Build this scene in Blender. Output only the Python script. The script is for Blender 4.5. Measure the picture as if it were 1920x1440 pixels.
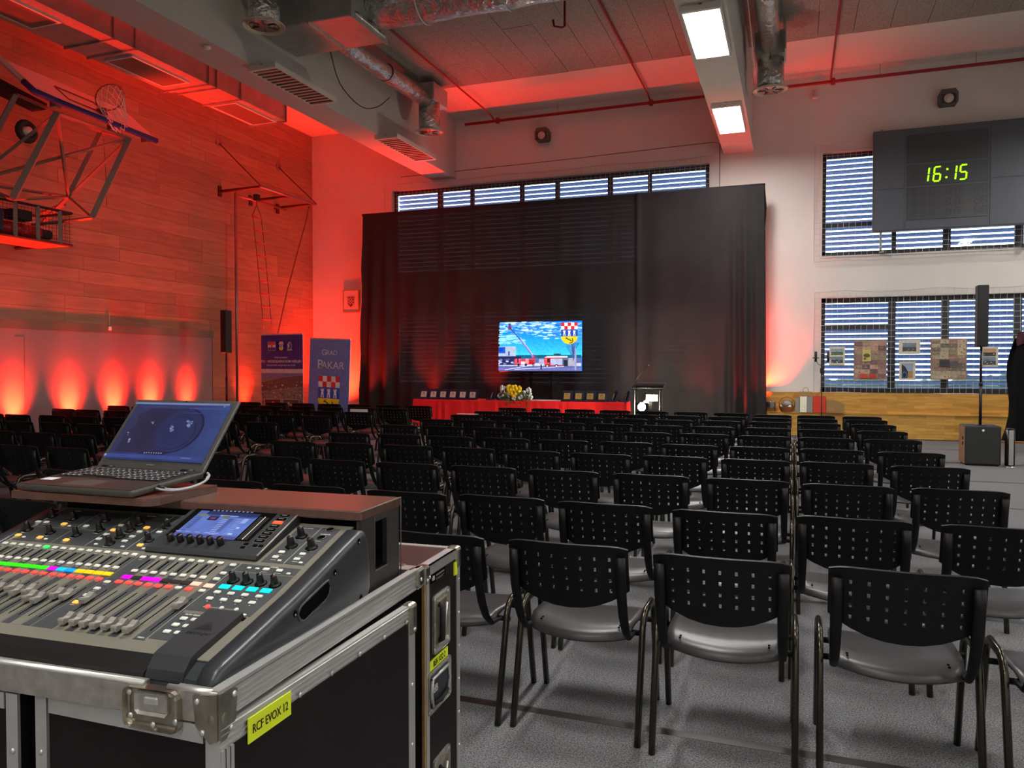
import bpy, bmesh, math, random
from mathutils import Matrix, Vector, Euler
for o in list(bpy.data.objects): bpy.data.objects.remove(o)
SC = bpy.context.scene
COL = SC.collection
R = math.radians
random.seed(7)

# ---------------------------------------------------------------- camera
cd = bpy.data.cameras.new('camera'); cam = bpy.data.objects.new('camera', cd); COL.objects.link(cam)
cd.sensor_fit = 'HORIZONTAL'; cd.sensor_width = 36.0; cd.lens = 27.04
cd.clip_start = 0.05; cd.clip_end = 200
cam.location = (0, 0, 1.5); cam.rotation_euler = (R(90 - 1.39), 0, R(20.08))
SC.camera = cam

# ---------------------------------------------------------------- sky, exposure
W = bpy.data.worlds.new('overcast_sky'); SC.world = W; W.use_nodes = True
bg = W.node_tree.nodes['Background']
bg.inputs[0].default_value = (0.80, 0.91, 1.0, 1); bg.inputs[1].default_value = 5.0
SC.view_settings.view_transform = 'Standard'; SC.view_settings.look = 'None'
SC.view_settings.gamma = 1.0; SC.view_settings.use_curve_mapping = False
SC.view_settings.exposure = 0.1
SC.cycles.max_bounces = 6; SC.cycles.diffuse_bounces = 3; SC.cycles.glossy_bounces = 3; SC.cycles.transmission_bounces = 5; SC.cycles.transparent_max_bounces = 8
SC.cycles.caustics_reflective = False; SC.cycles.caustics_refractive = False; SC.cycles.sample_clamp_indirect = 8
LAMP = 66.0          # emission of the white ceiling fittings that are switched on
RED = (1.0, 0.018, 0.005)   # colour of the red floor uplights

# ---------------------------------------------------------------- materials
def lin(c):
    return tuple(((x/255)/12.92 if x/255 <= .04045 else ((x/255+.055)/1.055)**2.4) for x in c)
MATS = {}
def mat(name, rgb=(128,128,128), rough=.6, metal=0., spec=.5, emit=None, estr=0., noise=None, bump=None, trans=0., coat=0.):
    m = bpy.data.materials.new(name); m.use_nodes = True; MATS[name] = m
    nt = m.node_tree; b = nt.nodes['Principled BSDF']
    c = lin(rgb)
    b.inputs['Base Color'].default_value = (*c, 1); b.inputs['Roughness'].default_value = rough
    b.inputs['Metallic'].default_value = metal; b.inputs['Specular IOR Level'].default_value = spec
    if coat: b.inputs['Coat Weight'].default_value = coat
    if trans: b.inputs['Transmission Weight'].default_value = trans
    if emit is not None:
        b.inputs['Emission Color'].default_value = (*lin(emit), 1); b.inputs['Emission Strength'].default_value = estr
    tc = None
    if noise or bump:
        tc = nt.nodes.new('ShaderNodeTexCoord')
    if noise:
        sc_, amt = noise[0], noise[1]
        n = nt.nodes.new('ShaderNodeTexNoise'); n.inputs['Scale'].default_value = sc_; n.inputs['Detail'].default_value = 5
        if len(noise) > 2:
            mp = nt.nodes.new('ShaderNodeMapping'); mp.inputs['Scale'].default_value = noise[2]
            nt.links.new(tc.outputs['Object'], mp.inputs['Vector']); nt.links.new(mp.outputs[0], n.inputs['Vector'])
        else: nt.links.new(tc.outputs['Object'], n.inputs['Vector'])
        r = nt.nodes.new('ShaderNodeValToRGB')
        r.color_ramp.elements[0].position = .3; r.color_ramp.elements[1].position = .7
        r.color_ramp.elements[0].color = (*[x*(1-amt) for x in c], 1)
        r.color_ramp.elements[1].color = (*[min(1, x*(1+amt)) for x in c], 1)
        nt.links.new(n.outputs['Fac'], r.inputs[0]); nt.links.new(r.outputs[0], b.inputs['Base Color'])
    if bump:
        n2 = nt.nodes.new('ShaderNodeTexNoise'); n2.inputs['Scale'].default_value = bump[0]; n2.inputs['Detail'].default_value = 4
        nt.links.new(tc.outputs['Object'], n2.inputs['Vector'])
        bp = nt.nodes.new('ShaderNodeBump'); bp.inputs['Strength'].default_value = bump[1]
        bp.inputs['Distance'].default_value = bump[2] if len(bump) > 2 else .01
        nt.links.new(n2.outputs['Fac'], bp.inputs['Height']); nt.links.new(bp.outputs[0], b.inputs['Normal'])
    return m

mat('wall_paint', (226,222,216), .85, noise=(1.5,.03))
mat('ceiling_paint', (214,210,204), .9)
mat('beam_paint', (192,188,184), .85, noise=(2,.03))
mat('woodwool', (150,142,136), .95, noise=(55,.45), bump=(60,.8,.02))
mat('carpet', (116,116,118), .97, spec=.15, noise=(150,.75), bump=(220,.5,.01))
mat('carpet_tape', (40,39,38), .35, noise=(30,.3))
mat('band_grey', (108,104,88), .7)
mat('panel_white', (138,120,120), .55, noise=(3,.03))
mat('frame_dark', (46,50,56), .5)
mat('alu', (206,206,204), .38, .72, noise=(14,.05))
mat('alu_dark', (176,174,166), .45, .75, noise=(40,.2))
mat('steel', (170,165,150), .3, 1., noise=(30,.25))
mat('galvanised', (186,186,182), .42, .7, noise=(5,.12))
mat('foil', (206,206,202), .24, .85, bump=(9,1.,.06))
mat('pipe_red', (150,22,24), .45)
mat('black_plastic', (10,10,11), .5, spec=.28)
mat('seat_plastic', (60,58,59), .36, spec=.6, noise=(8,.1))
mat('leg_metal', (74,71,62), .22, .85, noise=(10,.15))
mat('rubber', (18,18,18), .8)
mat('case_laminate', (19,16,16), .5, spec=.25, noise=(6,.25), bump=(160,.25,.002))
mat('case_inside', (8,8,8), .9)
mat('case_top_redlit', (58,36,32), .4, noise=(20,.2))  # red light falling on the lid top is put into this colour
mat('doghouse', (42,40,38), .55, noise=(50,.2), bump=(200,.2,.001))
mat('doghouse_top_redlit', (92,66,56), .27, spec=.75, noise=(40,.12), bump=(180,.2,.001))  # red reflected from the lit wall is put into this colour
mat('plywood_edge', (150,116,78), .7, noise=(60,.2))
mat('label_yellow', (228,246,40), .6, emit=(214,232,30), estr=0)
mat('label_ink', (14,14,12), .6)
mat('white_print', (214,214,206), .6)
mat('grey_print', (120,120,116), .6)
mat('desk_body', (58,62,66), .34, .25, spec=.5, noise=(30,.08))
mat('desk_bumper', (22,21,21), .42, noise=(20,.2), bump=(120,.15,.002))
mat('desk_panel', (112,109,97), .55, noise=(40,.05))
mat('desk_strip', (60,63,66), .55)
mat('desk_dark', (43,44,47), .5)
mat('btn_white', (226,228,218), .45)
mat('btn_red', (255,70,60), .4, emit=(255,66,58), estr=.85)
mat('btn_amber', (250,180,80), .4, emit=(250,176,80), estr=.75)
mat('btn_green', (60,240,100), .4, emit=(50,240,90), estr=.9)
mat('btn_orange', (255,70,20), .4, emit=(255,70,20), estr=1.4)
mat('lcd_green', (30,190,20), .3, emit=(60,220,20), estr=.8)
mat('lcd_magenta', (220,0,220), .3, emit=(225,0,225), estr=1.0)
mat('lcd_cyan', (10,160,225), .3, emit=(10,165,230), estr=.9)
mat('lcd_blue', (0,130,235), .3, emit=(0,135,240), estr=.95)
mat('lcd_yellow', (225,170,20), .3, emit=(228,172,20), estr=.9)
mat('lcd_off', (52,44,44), .3)
mat('lcd_pink', (240,170,150), .3, emit=(245,172,150), estr=.85)
mat('lcd_teal', (10,200,205), .3, emit=(10,205,210), estr=.95)
mat('knob', (17,14,15), .3, spec=.5)
mat('fader_metal', (164,161,153), .4, .3)
mat('slot_black', (4,4,4), .95, spec=.08)
mat('laptop_grey', (74,71,66), .5, .2, noise=(60,.06))
mat('laptop_palm', (62,52,49), .42, .3, noise=(30,.1))
mat('laptop_key', (18,18,19), .5)
mat('cable_grey', (150,150,155), .5)
mat('banner_white', (214,214,222), .6)
mat('red_cloth', (236,24,28), .8, noise=(6,.08))
mat('tv_bezel', (10,10,12), .3)
mat('blue_box', (16,18,52), .7)
mat('gold', (214,176,84), .35, .6)
mat('silver_plate', (216,206,196), .4, .3)
mat('acrylic', (235,240,245), .06, trans=.9, spec=.4)
mat('flower_white', (214,222,226), .7)
mat('flower_yellow', (240,200,10), .7)
mat('leaf', (84,104,58), .7, noise=(20,.3))
mat('leaf_dark', (58,74,40), .7, noise=(20,.3))
mat('wood_bench', (214,168,88), .4)
mat('speaker_black', (34,36,37), .6, noise=(300,.25), bump=(400,.3,.003))
mat('speaker_side', (120,92,66), .6, noise=(8,.2))
mat('silver_gloss', (200,200,198), .25, .9)
mat('score_black', (88,93,102), .45, spec=.45)
mat('score_screen', (72,75,79), .3, spec=.5)
mat('seg_green', (150,255,0), .5, emit=(140,255,0), estr=2.6)
mat('seg_off', (66,69,72), .4)
mat('horn_grey', (96,92,88), .6)
mat('horn_dark', (60,57,55), .7)
mat('plastic_white', (222,218,210), .5)
mat('plastic_cream', (208,200,184), .6)
mat('pad_blue', (28,34,110), .6)
mat('hoop_frame', (128,104,92), .5, .15)
mat('hoop_board', (226,208,202), .4)
mat('hoop_dark', (34,30,32), .7)
mat('rim_orange', (170,50,24), .4)
mat('net_white', (224,218,212), .8)
mat('net_string', (206,206,204), .8)
mat('rope', (122,76,58), .9)
mat('rung_red', (206,40,34), .5)
mat('rack_metal', (138,118,126), .35, .7)
mat('rack_brown', (84,40,36), .5, .3)
mat('tube_red', (200,20,12), .3)
mat('motor_blue', (40,44,74), .5)
mat('slat_skylit', (136,158,200), .5, noise=(3,.06))  # blue cast of the sky light is put into the slat colour
mat('paper', (226,226,226), .8)
mat('kraft', (176,134,88), .8)
mat('cardboard', (160,128,80), .85)
mat('bag_grey', (150,148,142), .7)
mat('bag_white', (250,248,222), .7)
mat('bag_red', (214,56,34), .6)
mat('wicker', (164,92,46), .8, bump=(70,.9,.02))
mat('cellophane', (226,224,220), .15, trans=.7)
mat('drape_black', (18,18,20), .95, spec=.15)
mat('drape_plum', (74,36,48), .9)
mat('hedge', (96,112,84), .9, noise=(8,.5))
mat('paving', (150,150,148), .9)
mat('poster_red', (150,36,48), .7)
mat('lens_white', (255,255,255), .3, emit=(255,250,240), estr=22)
mat('led_lens', (255,60,30), .3, emit=(255,40,16), estr=6)
mat('lamp_on', (255,255,255), .4, emit=(255,252,247), estr=LAMP)
mat('lamp_off', (196,186,178), .5)
mat('lamp_body', (206,204,196), .5)
mat('louvre', (128,124,116), .45, .6)

def attr_mat(name, emit):
    m = bpy.data.materials.new(name); m.use_nodes = True; MATS[name] = m
    nt = m.node_tree; b = nt.nodes['Principled BSDF']
    a = nt.nodes.new('ShaderNodeAttribute'); a.attribute_name = 'Col'
    n = nt.nodes.new('ShaderNodeTexNoise'); n.inputs['Scale'].default_value = 14; n.inputs['Detail'].default_value = 6
    tc = nt.nodes.new('ShaderNodeTexCoord'); nt.links.new(tc.outputs['Object'], n.inputs['Vector'])
    mx = nt.nodes.new('ShaderNodeMix'); mx.data_type = 'RGBA'; mx.blend_type = 'MULTIPLY'
    rp = nt.nodes.new('ShaderNodeMapRange'); rp.inputs[1].default_value = .3; rp.inputs[2].default_value = .7; rp.inputs[3].default_value = .82; rp.inputs[4].default_value = 1.12
    nt.links.new(n.outputs['Fac'], rp.inputs[0])
    mx.inputs[0].default_value = 1
    nt.links.new(a.outputs['Color'], mx.inputs[6]); nt.links.new(rp.outputs[0], mx.inputs[7])
    if emit > 0:
        b.inputs['Base Color'].default_value = (.004, .004, .005, 1); b.inputs['Roughness'].default_value = .25
        nt.links.new(mx.outputs[2], b.inputs['Emission Color']); b.inputs['Emission Strength'].default_value = emit
    else:
        nt.links.new(mx.outputs[2], b.inputs['Base Color']); b.inputs['Roughness'].default_value = .55
    return m
attr_mat('print', 0); attr_mat('screen_tv', 1.25); attr_mat('screen_laptop', .5); attr_mat('screen_desk', .95)

def wood_mat(name, rgb, brick=None, tint=.18):
    m = mat(name, rgb, .45, spec=.35); nt = m.node_tree; b = nt.nodes['Principled BSDF']; c = lin(rgb)
    tc = nt.nodes.new('ShaderNodeTexCoord'); mp = nt.nodes.new('ShaderNodeMapping')
    nt.links.new(tc.outputs['Object'], mp.inputs[0])
    n = nt.nodes.new('ShaderNodeTexNoise'); n.inputs['Scale'].default_value = 3; n.inputs['Detail'].default_value = 5
    r = nt.nodes.new('ShaderNodeValToRGB')
    r.color_ramp.elements[0].position = .3; r.color_ramp.elements[1].position = .72
    r.color_ramp.elements[0].color = (*[x*.78 for x in c], 1); r.color_ramp.elements[1].color = (*[min(1, x*1.12) for x in c], 1)
    nt.links.new(mp.outputs[0], n.inputs['Vector']); nt.links.new(n.outputs['Fac'], r.inputs[0])
    mx = nt.nodes.new('ShaderNodeMix'); mx.data_type = 'RGBA'; mx.blend_type = 'MULTIPLY'; mx.inputs[0].default_value = 1
    nt.links.new(r.outputs[0], mx.inputs[6])
    if brick:
        mp.inputs['Scale'].default_value = (1, 1, 9)
        br = nt.nodes.new('ShaderNodeTexBrick'); br.offset = .37; br.offset_frequency = 2; br.squash_frequency = 3
        br.inputs['Color1'].default_value = (1, 1, 1, 1); br.inputs['Color2'].default_value = (.72, .68, .62, 1); br.inputs['Mortar'].default_value = (.6, .52, .4, 1)
        br.inputs['Mortar Size'].default_value = .0015; br.inputs['Brick Width'].default_value = brick[0]; br.inputs['Row Height'].default_value = brick[1]; br.inputs['Scale'].default_value = 1
        sp = nt.nodes.new('ShaderNodeSeparateXYZ'); cb = nt.nodes.new('ShaderNodeCombineXYZ')
        nt.links.new(tc.outputs['Object'], sp.inputs[0]); nt.links.new(sp.outputs['X'], cb.inputs['X']); nt.links.new(sp.outputs['Z'], cb.inputs['Y'])
        nt.links.new(cb.outputs[0], br.inputs['Vector']); nt.links.new(br.outputs['Color'], mx.inputs[7])
    else:
        mp.inputs['Scale'].default_value = (3, .6, 7)
        oi = nt.nodes.new('ShaderNodeObjectInfo'); rr = nt.nodes.new('ShaderNodeMapRange')
        rr.inputs[3].default_value = 1 - tint; rr.inputs[4].default_value = 1 + tint*.5
        nt.links.new(oi.outputs['Random'], rr.inputs[0]); nt.links.new(rr.outputs[0], mx.inputs[7])
    nt.links.new(mx.outputs[2], b.inputs['Base Color'])
    return m
wood_mat('plank_wood', (168,122,96)); wood_mat('bench_wood', (218,168,84), brick=(.5,.062))

def curtain_mat():
    m = mat('stage_curtain', (54,52,54), .95, spec=.1, noise=(4,.08)); nt = m.node_tree; b = nt.nodes['Principled BSDF']
    out = nt.nodes['Material Output']; t = nt.nodes.new('ShaderNodeBsdfTranslucent'); t.inputs['Color'].default_value = (.004, .004, .005, 1)
    tr = nt.nodes.new('ShaderNodeBsdfTransparent'); tr.inputs['Color'].default_value = (.55, .55, .55, 1)
    ad = nt.nodes.new('ShaderNodeMixShader'); ad.inputs[0].default_value = .12
    a2 = nt.nodes.new('ShaderNodeMixShader'); a2.inputs[0].default_value = .0045
    nt.links.new(b.outputs[0], ad.inputs[1]); nt.links.new(t.outputs[0], ad.inputs[2])
    nt.links.new(ad.outputs[0], a2.inputs[1]); nt.links.new(tr.outputs[0], a2.inputs[2]); nt.links.new(a2.outputs[0], out.inputs[0])
curtain_mat()
def glass_mat():
    m = bpy.data.materials.new('window_glass'); m.use_nodes = True; MATS['window_glass'] = m; nt = m.node_tree
    nt.nodes.remove(nt.nodes['Principled BSDF']); out = nt.nodes['Material Output']
    t = nt.nodes.new('ShaderNodeBsdfTransparent'); t.inputs[0].default_value = (.93, .96, .97, 1)
    g = nt.nodes.new('ShaderNodeBsdfGlossy'); g.inputs['Roughness'].default_value = .03
    fr = nt.nodes.new('ShaderNodeFresnel'); fr.inputs[0].default_value = 1.4
    mx = nt.nodes.new('ShaderNodeMixShader'); nt.links.new(fr.outputs[0], mx.inputs[0]); nt.links.new(t.outputs[0], mx.inputs[1]); nt.links.new(g.outputs[0], mx.inputs[2]); nt.links.new(mx.outputs[0], out.inputs[0])
glass_mat()

# ---------------------------------------------------------------- mesh helpers
WM = {}
def T(x=0, y=0, z=0, rz=0, rx=0, ry=0):
    return Matrix.Translation((x, y, z)) @ Euler((R(rx), R(ry), R(rz))).to_matrix().to_4x4()
def link(o, parent=None, frame=None):
    COL.objects.link(o)
    if parent is not None:
        o.parent = parent
        pw = WM[parent.name]
        if frame is None: WM[o.name] = pw.copy()
        else:
            o.matrix_basis = pw.inverted() @ frame; WM[o.name] = frame.copy()
    else:
        f = frame if frame is not None else Matrix.Identity(4)
        o.matrix_basis = f; WM[o.name] = f.copy()
    return o
def tag(o, label=None, cat=None, group=None, kind=None):
    if label: o['label'] = label
    if cat: o['category'] = cat
    if group: o['group'] = group
    if kind: o['kind'] = kind
    return o
def thing(name, label, cat, frame=None, group=None, kind=None):
    o = bpy.data.objects.new(name, None); o.empty_display_size = .1
    link(o, None, frame); tag(o, label, cat, group, kind); return o
class MB:
    def __init__(s): s.v = []; s.f = []; s.c = []; s.sm = []
    def add(s, vs, fs, M=None, smooth=False):
        k = len(s.v)
        s.v += [tuple(M @ Vector(p)) if M is not None else tuple(p) for p in vs]
        s.f += [tuple(i + k for i in f) for f in fs]; s.sm += [smooth]*len(fs)
        return s
    def box(s, x0, x1, y0, y1, z0, z1, M=None):
        v = [(x0,y0,z0),(x1,y0,z0),(x1,y1,z0),(x0,y1,z0),(x0,y0,z1),(x1,y0,z1),(x1,y1,z1),(x0,y1,z1)]
        return s.add(v, [(3,2,1,0),(4,5,6,7),(0,1,5,4),(1,2,6,5),(2,3,7,6),(3,0,4,7)], M)
    def rbox(s, x0, x1, y0, y1, z0, z1, r=.005, seg=2, M=None):
        b = bmesh.new(); bmesh.ops.create_cube(b, size=1)
        for q in b.verts: q.co = ((x0+x1)/2 + q.co.x*(x1-x0), (y0+y1)/2 + q.co.y*(y1-y0), (z0+z1)/2 + q.co.z*(z1-z0))
        bmesh.ops.bevel(b, geom=list(b.edges), offset=r, segments=seg, profile=.5, affect='EDGES')
        b.verts.index_update()
        s.add([q.co[:] for q in b.verts], [[w.index for w in f.verts] for f in b.faces], M, False); b.free(); return s
    def tube(s, pts, r, n=8, closed=False, oval=1., up=None, cap=True, M=None):
        pts = [Vector(p) for p in pts]; m = len(pts); rings = []
        rr = r if isinstance(r, (list, tuple)) else [r]*m
        prev = None
        for i in range(m):
            if closed: t = pts[(i+1) % m] - pts[i-1]
            else: t = pts[min(i+1, m-1)] - pts[max(i-1, 0)]
            if t.length < 1e-9: t = Vector((0,0,1))
            t.normalize()
            if prev is None:
                a = Vector(up) if up else (Vector((0,0,1)) if abs(t.z) < .9 else Vector((1,0,0)))
            else: a = prev
            a = a - t*a.dot(t)
            if a.length < 1e-6: a = t.orthogonal()
            a.normalize(); b = t.cross(a); prev = a
            rings.append([pts[i] + (a*math.cos(2*math.pi*k/n)*rr[i] + b*math.sin(2*math.pi*k/n)*rr[i]*oval) for k in range(n)])
        vs = [p for ring in rings for p in ring]; fs = []
        for i in range(m if closed else m-1):
            j = (i+1) % m
            for k in range(n):
                l = (k+1) % n; fs.append((i*n+k, i*n+l, j*n+l, j*n+k))
        if cap and not closed:
            fs.append(tuple(reversed(range(n)))); fs.append(tuple((m-1)*n+k for k in range(n)))
        return s.add(vs, fs, M, n > 5)
    def cyl(s, p, q, r, n=16, M=None): return s.tube([p, q], r, n, M=M)
    def lathe(s, prof, n=24, M=None, cap=True):
        vs = [(r*math.cos(2*math.pi*k/n), r*math.sin(2*math.pi*k/n), z) for r, z in prof for k in range(n)]
        fs = [(i*n+k, i*n+(k+1) % n, (i+1)*n+(k+1) % n, (i+1)*n+k) for i in range(len(prof)-1) for k in range(n)]
        if cap: fs += [tuple(reversed(range(n))), tuple((len(prof)-1)*n+k for k in range(n))]
        return s.add(vs, fs, M, True)
    def prism(s, prof, a0, a1, axis='x', M=None):
        n = len(prof)
        def P(u, w, a): return {'x': (a, u, w), 'y': (u, a, w), 'z': (u, w, a)}[axis]
        vs = [P(u, w, a0) for u, w in prof] + [P(u, w, a1) for u, w in prof]
        fs = [tuple(reversed(range(n))), tuple(range(n, 2*n))] + [(i, (i+1) % n, n+(i+1) % n, n+i) for i in range(n)]
        return s.add(vs, fs, M)
    def quad(s, a, b, c, d, M=None): return s.add([a, b, c, d], [(0,1,2,3)], M)
    def poly(s, pts, M=None): return s.add(pts, [tuple(range(len(pts)))], M)
    def ball(s, c, r, n=10, sq=(1,1,1), M=None):
        h = max(3, n//2); vs = []; fs = []
        for i in range(h+1):
            th = math.pi*i/h
            for k in range(n):
                ph = 2*math.pi*k/n
                vs.append((c[0]+r*sq[0]*math.sin(th)*math.cos(ph), c[1]+r*sq[1]*math.sin(th)*math.sin(ph), c[2]+r*sq[2]*math.cos(th)))
        for i in range(h):
            for k in range(n): fs.append((i*n+k, (i+1)*n+k, (i+1)*n+(k+1) % n, i*n+(k+1) % n))
        return s.add(vs, fs, M, True)
    def mesh(s, name, m, smooth=None):
        me = bpy.data.meshes.new(name); me.from_pydata(s.v, [], s.f)
        me.materials.append(MATS[m])
        b = bmesh.new(); b.from_mesh(me); bmesh.ops.recalc_face_normals(b, faces=b.faces); b.to_mesh(me); b.free()
        sm = s.sm if smooth is None else [smooth]*len(s.f)
        me.polygons.foreach_set('use_smooth', sm); me.update()
        return me
    def build(s, name, m, parent=None, frame=None, smooth=None):
        o = bpy.data.objects.new(name, s.mesh(name, m, smooth)); return link(o, parent, frame)
def inst(name, me, parent=None, frame=None):
    return link(bpy.data.objects.new(name, me), parent, frame)
def struct(name, mb, m, frame=None, label=None):
    o = mb.build(name, m, None, frame); o['kind'] = 'structure'
    if label: o['label'] = label
    return o
def text(name, s, size, m, parent, frame, align='CENTER', sx=1., bold=0.):
    cu = bpy.data.curves.new(name, 'FONT'); cu.body = s; cu.size = size; cu.align_x = align; cu.align_y = 'CENTER'; cu.extrude = .0004; cu.offset = bold
    t = bpy.data.objects.new(name + '_curve', cu); COL.objects.link(t)
    bpy.context.view_layer.update()
    me = bpy.data.meshes.new_from_object(t.evaluated_get(bpy.context.evaluated_depsgraph_get()))
    bpy.data.objects.remove(t)
    for v in me.vertices: v.co.x *= sx
    me.materials.clear(); me.materials.append(MATS[m]); me.name = name
    return inst(name, me, parent, frame)
def smooth(pts, k=6):
    P_ = [Vector(p) for p in pts]; P_ = [P_[0]*2-P_[1]] + P_ + [P_[-1]*2-P_[-2]]; out = []
    for a, b, c, d in zip(P_, P_[1:], P_[2:], P_[3:]):
        for i in range(k):
            t = i/k; out.append(.5*((2*b)+(c-a)*t+(2*a-5*b+4*c-d)*t*t+(3*b-a-3*c+d)*t**3))
    return out + [P_[-2]]
class Pic:
    """flat print or screen picture: coloured polygons on the plane y = 0, facing -y, x right, z up"""
    def __init__(s, w, h, base): s.w = w; s.h = h; s.L = []; s.rect(0, 0, 1, 1, base)
    def poly(s, pts, col): s.L.append(([(min(1, max(0, p[0]))*s.w, min(1, max(0, p[1]))*s.h) for p in pts], col))
    def rect(s, x0, y0, x1, y1, col): s.poly([(x0,y0),(x1,y0),(x1,y1),(x0,y1)], col)
    def ell(s, cx, cy, rx, ry, col, n=20, a0=0, a1=360):
        s.poly([(cx+rx*math.cos(R(a0+(a1-a0)*k/n)), cy+ry*math.sin(R(a0+(a1-a0)*k/n))) for k in range(n + (0 if a1-a0 >= 360 else 1))], col)
    def line(s, x0, y0, x1, y1, w, col):
        dx, dy = (x1-x0)*s.w, (y1-y0)*s.h; l = math.hypot(dx, dy) or 1; nx, ny = -dy/l*w*s.w/2/s.w, dx/l*w*s.w/2/s.h
        s.poly([(x0-nx,y0-ny),(x1-nx,y1-ny),(x1+nx,y1+ny),(x0+nx,y0+ny)], col)
    def build(s, name, m, parent, frame, step=.0002, xoff=0):
        me = bpy.data.meshes.new(name); vs = []; fs = []; cols = []
        for i, (p, c) in enumerate(s.L):
            k = len(vs); vs += [(x, -i*step, z) for x, z in p]; fs.append(tuple(range(k, k+len(p)))); cols += [(*lin(c), 1)]*len(p)
        me.from_pydata(vs, [], fs); me.materials.append(MATS[m])
        at = me.color_attributes.new('Col', 'FLOAT_COLOR', 'CORNER')
        for i, c in enumerate(cols): at.data[i].color = c
        me.update(); return inst(name, me, parent, frame)
def coat_of_arms(p, x0, y0, w, h, tint=1.):
    """the town shield: red and white chequers, three towers on blue, anchor on gold"""
    def k(c): return tuple(int(v*tint) for v in c)
    red, wh, bl, go, dk = k((214,40,50)), k((240,232,226)), k((30,80,180)), k((238,206,40)), k((40,34,30))
    n = 5
    for j in range(2):
        for i in range(n):
            p.rect(x0+w*i/n, y0+h*(1-.16*(j+1)), x0+w*(i+1)/n, y0+h*(1-.16*j), red if (i+j) % 2 == 0 else wh)
    p.rect(x0, y0+h*.36, x0+w, y0+h*.68, bl)
    p.ell(x0+w/2, y0+h*.36, w/2, h*.36, go, 20, 180, 360)
    for i in range(3):
        c = x0+w*(.2+.3*i); b = y0+h*.38
        p.poly([(c-w*.075,b),(c+w*.075,b),(c+w*.045,b+h*.19),(c-w*.045,b+h*.19)], wh)
        p.rect(c-w*.07, b+h*.19, c+w*.07, b+h*.22, wh)
        for d in (-1, 0, 1): p.rect(c+w*(d*.055-.018), b+h*.22, c+w*(d*.055+.018), b+h*.255, wh)
        p.rect(c-w*.022, b, c+w*.022, b+h*.09, bl)
    p.line(x0+w*.30, y0+h*.29, x0+w*.62, y0+h*.15, w*.05, dk); p.line(x0+w*.28, y0+h*.24, x0+w*.36, y0+h*.32, w*.04, dk)
    pts = [(x0+w*(.56+.16*math.cos(R(a))), y0+h*(.17+.12*math.sin(R(a)))) for a in range(-110, 61, 20)]
    for a, b in zip(pts, pts[1:]): p.line(*a, *b, w*.05, dk)
ORD = 'first second third fourth fifth sixth seventh eighth ninth tenth eleventh twelfth'.split()
# ================================================================= the hall
XL, XR, YB, YF, ZC = -12.12, 9.0, -6.0, 17.6, 7.6
fl = struct('floor', MB().box(XL-.2, XR+.2, YB-.2, YF+.3, -.12, 0), 'carpet', label='grey carpet floor')
SEAM = [YB] + [3.13 + 2.05*k for k in range(-4, 8) if YB < 3.13 + 2.05*k < YF] + [YF]
for a, b in zip(SEAM, SEAM[1:]):
    MB().box(XL, XR, a+.012, b-.012, 0, .006).build('carpet_strip', 'carpet', fl)
for y in SEAM[1:-1]:
    MB().box(XL, XR, y-.026, y+.026, .0062, .0072).build('seam_tape', 'carpet_tape', fl)
MB().box(2.05, 2.075, 13.1, 16.6, .0075, .009).build('floor_marking', 'plywood_edge', fl)

# far wall with four window openings
WX = [(-9.75, -1.78), (.53, 6.2)]; WZ = [(.93, 2.92), (3.80, 5.98)]
xs = [XL-.3, WX[0][0], WX[0][1], WX[1][0], WX[1][1], XR+.2]; zs_ = [0, .93, 2.92, 3.80, 5.98, ZC+.1]
wb = MB()
for i in range(5):
    for j in range(5):
        if i in (1, 3) and j in (1, 3): continue
        wb.box(xs[i], xs[i+1], YF, YF+.32, zs_[j], zs_[j+1])
wf = struct('wall_far', wb, 'wall_paint')
MB().box(-.62, XR, YF-.14, YF, .52, .93).build('wall_cladding', 'bench_wood', wf)
struct('trim_1', MB().box(-1.1, XR, 17.20, 17.46, .02, .50).box(-1.1, XR, 17.18, 17.46, .50, .52), 'bench_wood', label='wooden ledge along the far wall')
# left wall
wl = struct('wall_left', MB().box(XL-.3, XL-.03, YB-.2, YF+.3, 0, ZC+.1), 'plank_wood')
ph, gap = .245, .004
pl_mesh = {}
def plank(y0, y1, z0, z1):
    key = (round(y1-y0, 3), round(z1-z0, 3))
    if key not in pl_mesh: pl_mesh[key] = MB().box(0, .026, gap/2, key[0]-gap/2, gap/2, key[1]-gap/2).mesh('plank', 'plank_wood')
    inst('plank', pl_mesh[key], wl, T(XL-.03 + random.uniform(0, .003), y0, z0))
rows = int((ZC-2.26)/ph)
for r in range(rows + 1):
    z0 = 2.26 + r*ph; z1 = min(ZC, z0 + ph); y = 7.2 - random.choice((.2, .7, 1.1, 1.6))
    while y < YF:
        L = random.choice((1.8, 2.2, 2.2, 2.6)); y1 = min(YF, y+L)
        if YF - y1 < .5: y1 = YF
        if y1 > y: plank(y, y1, z0, z1)
        y = y1
for r in range(9):
    z0 = 2.26 - (r+1)*.251; y = 13.78
    for y1 in ((15.4, YF) if r % 2 else (16.3, YF)):
        plank(y, y1, z0, z0+.251); y = y1
struct('trim_2', MB().box(XL-.03, XL+.035, YB, 13.78, 2.115, 2.26), 'band_grey', label='grey rail above the white wall panels')
wp = struct('wall_panel', MB().box(XL-.03, XL+.0, YB, 13.76, 0, 2.115), 'panel_white', label='white lower panelling of the left wall')
MB().tube([(XL+.003, 9.32, .1), (XL+.003, 9.32, 1.98), (XL+.003, 9.16, 1.98)], .006, 4).build('door_outline', 'band_grey', wp)
struct('wall_right', MB().box(XR, XR+.25, YB-.2, YF+.3, 0, ZC+.1), 'wall_paint')
struct('wall_back', MB().box(XL-.3, XR+.2, YB-.3, YB, 0, ZC+.1), 'wall_paint')
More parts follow.
